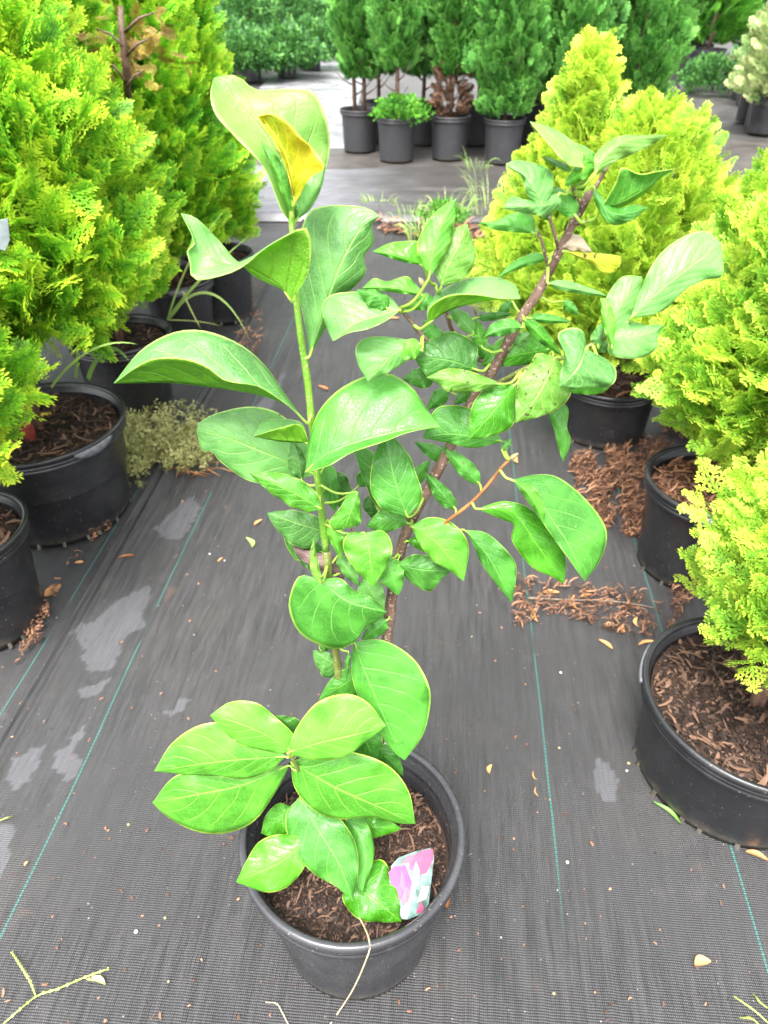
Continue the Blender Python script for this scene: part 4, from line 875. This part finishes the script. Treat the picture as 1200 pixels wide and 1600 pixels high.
# ------------------------------------------------------------------ weeds, grass, litter
def blade(b, p0, p1, p2, w0, t, n=9):
    p0, p1, p2 = map(Vector, (p0, p1, p2)); V = []; pv = None
    for i in range(n):
        s = i/(n-1); p = p0*(1-s)**2+p1*2*s*(1-s)+p2*s*s; d = (p1-p0)*(1-s)+(p2-p1)*s; sd_ = d.cross(Vector((.1, -.9, .4))); 
        if sd_.length < 1e-6: sd_ = Vector((1, 0, 0))
        sd_ = sd_.normalized()*w0*(1-s**2.5)*.5; V += [p-sd_, p-Vector((0, 0, w0*.18)), p+sd_]
    b.add(V, [(3*i+j, 3*i+j+1, 3*i+j+4, 3*i+j+3) for i in range(n-1) for j in (0, 1)], t=t)
def tuft(label, cx, cy, n, hh, spread, seed, w=.004, name='grass_tuft', grp='weeds growing at the folded strip', tt=(0, 1)):
    r = random.Random(seed); b = MB()
    for k in range(n):
        a = r.uniform(0, 2*pi); s = spread*r.random()**.5; x, y = cx+s*cos(a)*.6, cy+s*sin(a)*.4; h = hh*r.uniform(.4, 1); l = h*r.uniform(.2, .9)
        q = (x+l*cos(a), y+l*sin(a), h*r.uniform(.4, 1)); blade(b, (x, y, 0), (x+l*.25*cos(a), y+l*.25*sin(a), h*.9), q, w*r.uniform(.6, 1.3), (r.uniform(*tt), r.random(), 0))
    o = b.build(name, M_GRASS, origin=(cx, cy, 0), tint=True); tag(o, label, 'weed', grp)
def tx(px, py): p = gnd(px, py); return p[0], p[1]
for lb, px, py, n, hh, sp, w_ in (('pale green grass tuft at the left end of the weeds by the folded strip', 590, 330, 40, .12, .16, .004), ('thin grass under the second potted arborvitae', 640, 345, 26, .16, .16, .004), ('tall arching grass clump in the middle of the weeds', 700, 350, 45, .24, .2, .004),
                               ('wiry tall grass just left of the golden shrub', 765, 340, 34, .34, .2, .003), ('low grass beside the golden shrub foot', 800, 420, 50, .22, .16, .005), ('grass sprig in front of the third and fourth pots', 745, 275, 22, .22, .14, .003), ('short yellowing grass before the weeds', 665, 372, 60, .12, .2, .006)):
    tuft(lb, *tx(px, py), n, hh, sp, px, w_)
x, y = tx(690, 352); root = empty('leafy_weed', (x, y, 0)); tag(root, 'small round-leaved weed among the grass on the walkway edge', 'weed')
P_, D_ = crown_pts([(x, y, .01, .09, .13, False)], 90, 7, .2, .9); place_fronds('foliage', CLUMP, P_, D_, np.full(len(P_), .07), TH_G, root, 5, .9)
# long arching grass blades by the left pots
AB = ('longest pale grass blade arching over the cloth from the left pots', 'short pale grass stub at the foot of the long arching blade', 'brownish grass blade drooping over the left pot wall', 'upright pale grass blade in front of the dark thuja foliage', 'grass blade pointing right beneath the thuja foliage', 'thin brown grass stalk low under the arching blade',
      'long thin grass blade bending over the wide left pot', 'broad green grass blade between the wide pot and the pot behind it', 'broad grass blade bending down to the cloth pot rim', 'short upright grass blade behind the wide left pot')
for k, (p, q, r_, w_, tt) in enumerate(((at(262, 500, 2.45), at(330, 395, 2.4), at(392, 535, 2.35), .010, .75), (at(262, 500, 2.45), at(300, 460, 2.4), at(285, 455, 2.4), .008, .75), (at(285, 455, 2.45), at(300, 490, 2.3), at(315, 515, 2.25), .006, 1.1), (at(262, 500, 2.45), at(290, 395, 2.45), at(350, 330, 2.5), .007, .75), (at(262, 500, 2.45), at(300, 440, 2.45), at(390, 368, 2.5), .010, .6), (at(262, 500, 2.45), at(320, 500, 2.4), at(345, 510, 2.4), .004, 1.1),
                            (at(80, 605, 1.5), at(140, 520, 1.45), at(215, 538, 1.45), .006, .6), (at(138, 592, 1.75), at(150, 545, 1.7), at(185, 548, 1.7), .012, .4), (at(170, 545, 1.75), at(185, 540, 1.7), at(202, 565, 1.7), .010, .4), (at(118, 590, 1.75), at(122, 560, 1.72), at(120, 550, 1.7), .008, .4))):
    b = MB(); blade(b, p, q, r_, w_, (tt, .5, 0), 14); o = b.build('weed_blade', M_GRASS, origin=p, tint=True); tag(o, AB[k], 'weed', 'grass blades growing among the left pots')
# creeping weed mat between left pots and cloth
r = random.Random(5); P_ = []; D_ = []
poly = [(190, 655), (300, 648), (335, 700), (330, 745), (260, 750), (205, 770), (185, 740)]
for k in range(2600):
    px = r.gauss(252, 42); py = r.gauss(705, 28)
    if not (182 < px < 345 and 645 < py < 772) or (py > 745 and px > 225) or mnoise.noise((px*.03, py*.03, 1)) < -.28: continue
    x, y, z = gnd(px, py); P_.append((x, y, .004+r.random()*.05)); D_.append((r.gauss(0, 1), r.gauss(0, 1), r.uniform(.1, 1)))
P_ = np.array(P_); o = place_fronds('creeping_weed', CLUMP, P_, np.array(D_), np.random.default_rng(1).uniform(.016, .034, len(P_)), M_SPURGE, None, 8, .9)
tag(o, 'low olive creeping weed mat on the cloth beside the wide left pot', 'weed')
b = MB()
for k in range(14):
    px, py = r.uniform(240, 320), r.uniform(700, 745); p = Vector(gnd(px, py, .01)); q = Vector(gnd(px+r.uniform(-10, 60), py+r.uniform(-5, 20), .006)); b.tube([p, p.lerp(q, .5)+Vector((0, 0, .012)), q], .0014, 5)
b.build('creeper_stems', M_TWIG, o)
# bark litter patches (stuff)
def litter(label, poly, n, seed, L=(.006, .04), W=(.001, .004), mat=M_BARK, hmax=.02):
    r = random.Random(seed); V, Fc, T = [], [], []; xs = [p[0] for p in poly]; ys = [p[1] for p in poly]
    def inside(x, y):
        c_ = False
        for i in range(len(poly)):
            x1, y1 = poly[i]; x2, y2 = poly[i-1]
            if (y1 > y) != (y2 > y) and x < (x2-x1)*(y-y1)/(y2-y1)+x1: c_ = not c_
        return c_
    def reg(r):
        while True:
            px, py = r.uniform(min(xs), max(xs)), r.uniform(min(ys), max(ys))
            if inside(px+12*mnoise.noise((px*.05, py*.05, 1)), py) and mnoise.noise((px*.04, py*.04, seed)) > -.25: g_ = gnd(px, py); return g_[0], g_[1]
    chips([V, Fc, T], r, n, reg, lambda x, y: .004+r.random()*hmax, L, W, .004)
    chips([V, Fc, T], r, int(n*1.2), reg, lambda x, y: .003, (.002, .010), (.001, .004), .002)
    o = mesh('bark_litter', V, Fc, mat, smooth=False, tint=np.array(T)); tag(o, label, 'bark litter', kind='stuff')
litter('heap of reddish bark shreds between the two right-hand pots', [(885, 720), (1010, 690), (1060, 640), (1110, 660), (1020, 720), (1012, 790), (1000, 845), (930, 830), (900, 780)], 2600, 1)
litter('loose bark and dry shreds scattered before the lime shrub pot', [(800, 905), (870, 915), (1000, 930), (1030, 960), (1020, 1000), (930, 985), (870, 960), (805, 985)], 420, 2, (.008, .035))
litter('bark shreds beside the nearest right pot', [(1050, 900), (1075, 905), (1065, 960), (1040, 985)], 110, 3)
litter('reddish bark line along the folded strip', [(580, 345), (830, 368), (830, 385), (700, 388), (590, 362)], 500, 4, (.03, .09), (.01, .02))
litter('dark bark crumbs at the left pots', [(150, 830), (190, 800), (100, 900), (60, 1010), (20, 1040), (60, 960)], 160, 6, (.006, .02))
litter('fine brown crumbs and specks strewn thinly over the cloth', [(0, 1600), (0, 1050), (200, 800), (420, 500), (850, 480), (900, 700), (1000, 1000), (1010, 1300), (1200, 1400), (1200, 1600)], 200, 9, (.0015, .006), (.001, .003), hmax=.001)
litter('earth crumbs between the far left pots', [(380, 440), (410, 440), (410, 560), (370, 560)], 200, 7, (.01, .04))
# single dry leaves and twigs
def dry(px, py, L, ang, seed, label, grp='dry leaf bits lying on the cloth', name='dry_leaf', wd=.28, mat=None, tv=None, curl=.35):
    r = random.Random(seed); x, y, _ = gnd(px, py); V = []; n, a = 11, radians(ang); cw = r.uniform(.25, .5); t0 = tv if tv is not None else r.uniform(.2, 1)
    for i in range(n):
        s = i/(n-1); w_ = L*wd*sin(pi*min(.98, max(.03, s)))**.7; o = .18*L*sin(pi*s)
        for j in (-1, -.5, 0, .5, 1):
            V.append((x+cos(a)*(s-.5)*L-sin(a)*(o+w_*.5*j), y+sin(a)*(s-.5)*L+cos(a)*(o+w_*.5*j), .0055+curl*L*.35*abs(j)**1.5*cw+curl*L*.25*(2*s-1)**2))
    N = len(V); V += [(p[0], p[1], p[2]-.0007) for p in V]; Fc = [(i*5+j, i*5+j+1, (i+1)*5+j+1, (i+1)*5+j) for i in range(n-1) for j in range(4)]; Fc += [tuple(N+q for q in f[::-1]) for f in Fc]
    bd = [i*5 for i in range(n)]+[(n-1)*5+j for j in range(1, 5)]+[i*5+4 for i in range(n-2, -1, -1)]+[j for j in range(3, 0, -1)]
    Fc += [(bd[(i+1) % len(bd)], bd[i], bd[i]+N, bd[(i+1) % len(bd)]+N) for i in range(len(bd))]
    o = mesh(name, V, Fc, mat or M_DRY, origin=(x, y, 0), tint=np.tile([t0, r.random(), 0], (len(V), 1))); tag(o, label, 'leaf', grp)
G2 = 'dry leaf bits lying on the cloth'
dry(1096, 1508, .026, 10, 1, 'curled tan leaf lying alone at the lower right', wd=.55, tv=.9)
dry(1180, 1342, .036, -25, 2, 'long rusty leaf at the right edge below the big low pot')
dry(766, 1205, .020, 70, 3, 'small orange-brown leaf bit right of the sapling pot', wd=.4, tv=.9)
dry(806, 1155, .010, 60, 4, 'tiny brown fleck above the small orange-brown leaf bit')
dry(945, 1011, .036, -50, 5, 'curled brown leaf just below the loose bark shreds')
dry(1010, 1010, .045, 15, 6, 'rusty leaf lying next to the nearest right pot rim', wd=.18)
dry(974, 985, .026, 85, 7, 'upright-lying tan leaf in the row below the dry twig', wd=.4, tv=1)
dry(995, 975, .032, 75, 8, 'narrow tan leaf between the twig and the nearest right pot', tv=1)
dry(838, 965, .045, 85, 9, 'long tan leaf hanging down from the loose bark shreds', wd=.25, tv=1)
dry(898, 945, .045, 85, 10, 'orange leaf crossing the long dry twig', wd=.28, tv=.9)
dry(860, 930, .04, 0, 18, 'orange-brown leaf on top of the bark shreds', wd=.35, tv=.8)
dry(795, 920, .035, -15, 19, 'brown leaf left of the loose bark shreds', wd=.3)
dry(915, 935, .03, 20, 20, 'pale tan leaf beside the crossing orange leaf', wd=.35, tv=1)
dry(198, 874, .042, 12, 11, 'dull red curved leaf on the cloth near the wide left pot', wd=.22, tv=.1)
dry(404, 820, .032, 55, 12, 'orange leaf bit left of the green stem', wd=.3, tv=.7)
dry(38, 1102, .020, 70, 13, 'small orange leaf at the seam fold', wd=.4, tv=.9)
dry(345, 878, .020, 65, 14, 'thin brown leaf sliver behind the stems', wd=.25)
dry(505, 610, .05, -40, 15, 'bright orange-red leaf bit seen between the stem and the big leaf', wd=.3, tv=.8)
dry(808, 722, .035, 85, 16, 'orange leaf bit above the large drooping leaf', wd=.4, tv=.8)
dry(615, 500, .05, 0, 17, 'reddish leaf bit behind the upper sapling leaves', wd=.3, tv=.6)
dry(125, 882, .02, 5, 21, 'pale pinkish leaf bit beside the left green thread', wd=.5, tv=1)
dry(85, 928, .045, 60, 22, 'tan torn leaf between the left pot and the green thread', wd=.6, tv=1.1)
dry(700, 1412, .022, 80, 23, 'dark brown curled bit touching the sapling pot side', wd=.6, tv=-.3)
dry(835, 1215, .018, 100, 24, 'thin pale straw bit beside the right green thread', wd=.12, tv=1)
dry(838, 1240, .018, 95, 25, 'lower thin straw bit beside the right green thread', wd=.12, tv=1)
M_FRESH = simple('fresh_fallen_leaf', (.28, .42, .10), .4, .2)
dry(390, 852, .045, -60, 26, 'pale green narrow fallen leaf left of the stems', wd=.3, mat=M_FRESH, grp=None)
dry(1040, 1276, .055, -50, 27, 'thin green fallen leaf beside the big low pot', wd=.14, mat=simple('green_sliver', (.12, .26, .05), .4, .2), grp=None)
r = random.Random(3); k = 0
while k < 30:   # tiny grit bits
    px, py = r.uniform(60, 1000), r.uniform(820, 1560)
    if 350 < px < 740 and py > 1100: continue
    x, y, _ = gnd(px, py); s_ = r.uniform(.0012, .0028); b = MB(); b.tube([(x, y, .002), (x, y, .002+s_*.6), (x, y, .002+s_*1.2)], [s_, s_*1.2, s_*.4], 6)
    o = b.build('grit', [M_BUD, M_PK3, M_TAB][k % 3] if k % 3 != 1 else simple('pale_grit', (.5, .48, .46), .7) if k == 1 else bpy.data.materials['pale_grit'], origin=(x, y, 0)); tag(o, 'tiny pale grain of grit lying on the dark cloth', 'grit', 'grit grains on the cloth'); k += 1
# twig and small sprigs
b = MB(); P_ = [Vector(gnd(px, py, .012)) for px, py in ((825, 934), (880, 937), (940, 938), (985, 942), (1024, 950))]; b.tube(P_, [.0022, .002, .0018, .0014, .0008], 6)
o = b.build('dry_twig', simple('grey_twig', (.20, .15, .11), .7, .3), origin=P_[0]); tag(o, 'long thin grey twig lying across the bark shreds', 'twig')
def sprig(label, strokes, w=.0016, name='grass_sprig', mat=None, seeds=True):
    b = MB()
    for st in strokes:
        Q = crom([gnd(px, py, .006+.010*(i % 2)) for i, (px, py) in enumerate(st)], 14); b.tube([Vector(q) for q in Q], [w*.7]*14, 5)
        if seeds:
            for i in range(1, 14):
                for s_ in (-1, 1):
                    p = Vector(Q[i]); d = (Vector(Q[i])-Vector(Q[i-1])).normalized(); n_ = Vector((-d.y, d.x, .3)); V = [p, p+d*.003+n_*s_*.0022, p+d*.006+n_*s_*.001]; b.add(V+[p+Vector((0, 0, .0008))], [(0, 1, 2), (0, 2, 3)])
    o = b.build(name, mat or simple(name+'_mat', (.34, .42, .09), .5, .2), origin=gnd(*strokes[0][0])); tag(o, label, 'weed')
sprig('broken yellow-green grass sprig with seed spikes lying at the bottom left corner', [[(5, 1600), (30, 1578), (58, 1556), (90, 1545), (130, 1528), (165, 1515)], [(56, 1556), (45, 1530), (20, 1490)]])
dry(152, 1538, .030, -12, 28, 'pale bud-like leaf on the bottom left grass sprig', wd=.28, mat=simple('pale_bud', (.42, .45, .16), .5, .1), grp=None)
sprig('thin yellow grass sprig at the bottom right corner', [[(1200, 1598), (1180, 1580), (1152, 1560)], [(1185, 1600), (1175, 1592), (1160, 1590)], [(1200, 1575), (1190, 1568), (1180, 1556)]], mat=bpy.data.materials['grass_sprig_mat'])
sprig('short yellow grass piece at the left edge', [[(0, 1282), (10, 1278), (20, 1275)]], seeds=False, mat=bpy.data.materials['grass_sprig_mat'])
# pale root string over the rim
b = MB(); ctrl = [at(552, 1418, .44), at(566, 1442, .415), at(578, 1475, .368), at(570, 1505, .372), at(552, 1545, .385), gnd(530, 1580, .004), gnd(512, 1606, .004)]
b.tube([Vector(q) for q in crom(ctrl, 26)], .0010, 6); b.build('dangling_root', simple('root_straw', (.52, .42, .26), .6, .2), sap)
b = MB(); ctrl = [gnd(415, 1566, .006), gnd(432, 1568, .01), gnd(440, 1580, .006), gnd(452, 1604, .006)]; b.tube([Vector(q) for q in crom(ctrl, 14)], .0007, 5)
o = b.build('straw', bpy.data.materials['root_straw'], origin=ctrl[0]); tag(o, 'thin pale curled straw on the cloth at the bottom, left of the pot root', 'straw')
# mushroom-like pale leaf and yellow stick in the wide left pot; small white tag at left edge
dry(30, 635, .04, 0, 40, 'x')
o = bpy.data.objects[-1] if False else [q for q in COL.objects if q.get('label') == 'x'][0]; o.location = (at(32, 634, 1.42)[0], 1.42, at(32, 634, 1.42)[2]); o.data.materials[0] = M_PK3; tag(o, 'creamy white curled leaf above the soil of the wide left pot', 'leaf'); del o['group']
b = MB(); p, q = at(42, 658, 1.50), at(80, 646, 1.50); zz = .252; p = Vector(gnd(42, 658, zz)); q = Vector(gnd(80, 646, zz)); b.tube([p, p.lerp(q, .5)+Vector((0, 0, .004)), q], [.006, .007, .004], 8); o = b.build('yellow_stick', simple('yellow_stick', (.55, .40, .03), .5, .2), origin=p); tag(o, 'short yellow stick lying on the soil of the wide left pot', 'stick')

b = MB(); V = [at(-4, 345, 1.12), at(12, 342, 1.12), at(15, 375, 1.12), at(8, 392, 1.12), at(-4, 388, 1.12)]; V = [Vector(v) for v in V]; n_ = len(V)
b.add(V+[v+Vector((0, .002, .0005)) for v in V], [tuple(range(n_)), tuple(range(2*n_-1, n_-1, -1))]+[(k, n_+k, n_+(k+1) % n_, (k+1) % n_) for k in range(n_)])
o = b.build('white_tag', simple('white_card', (.15, .18, .18), .4, .2), smooth=False, origin=V[0]); tag(o, 'small whitish tag caught in the shrub foliage at the left edge', 'tag')
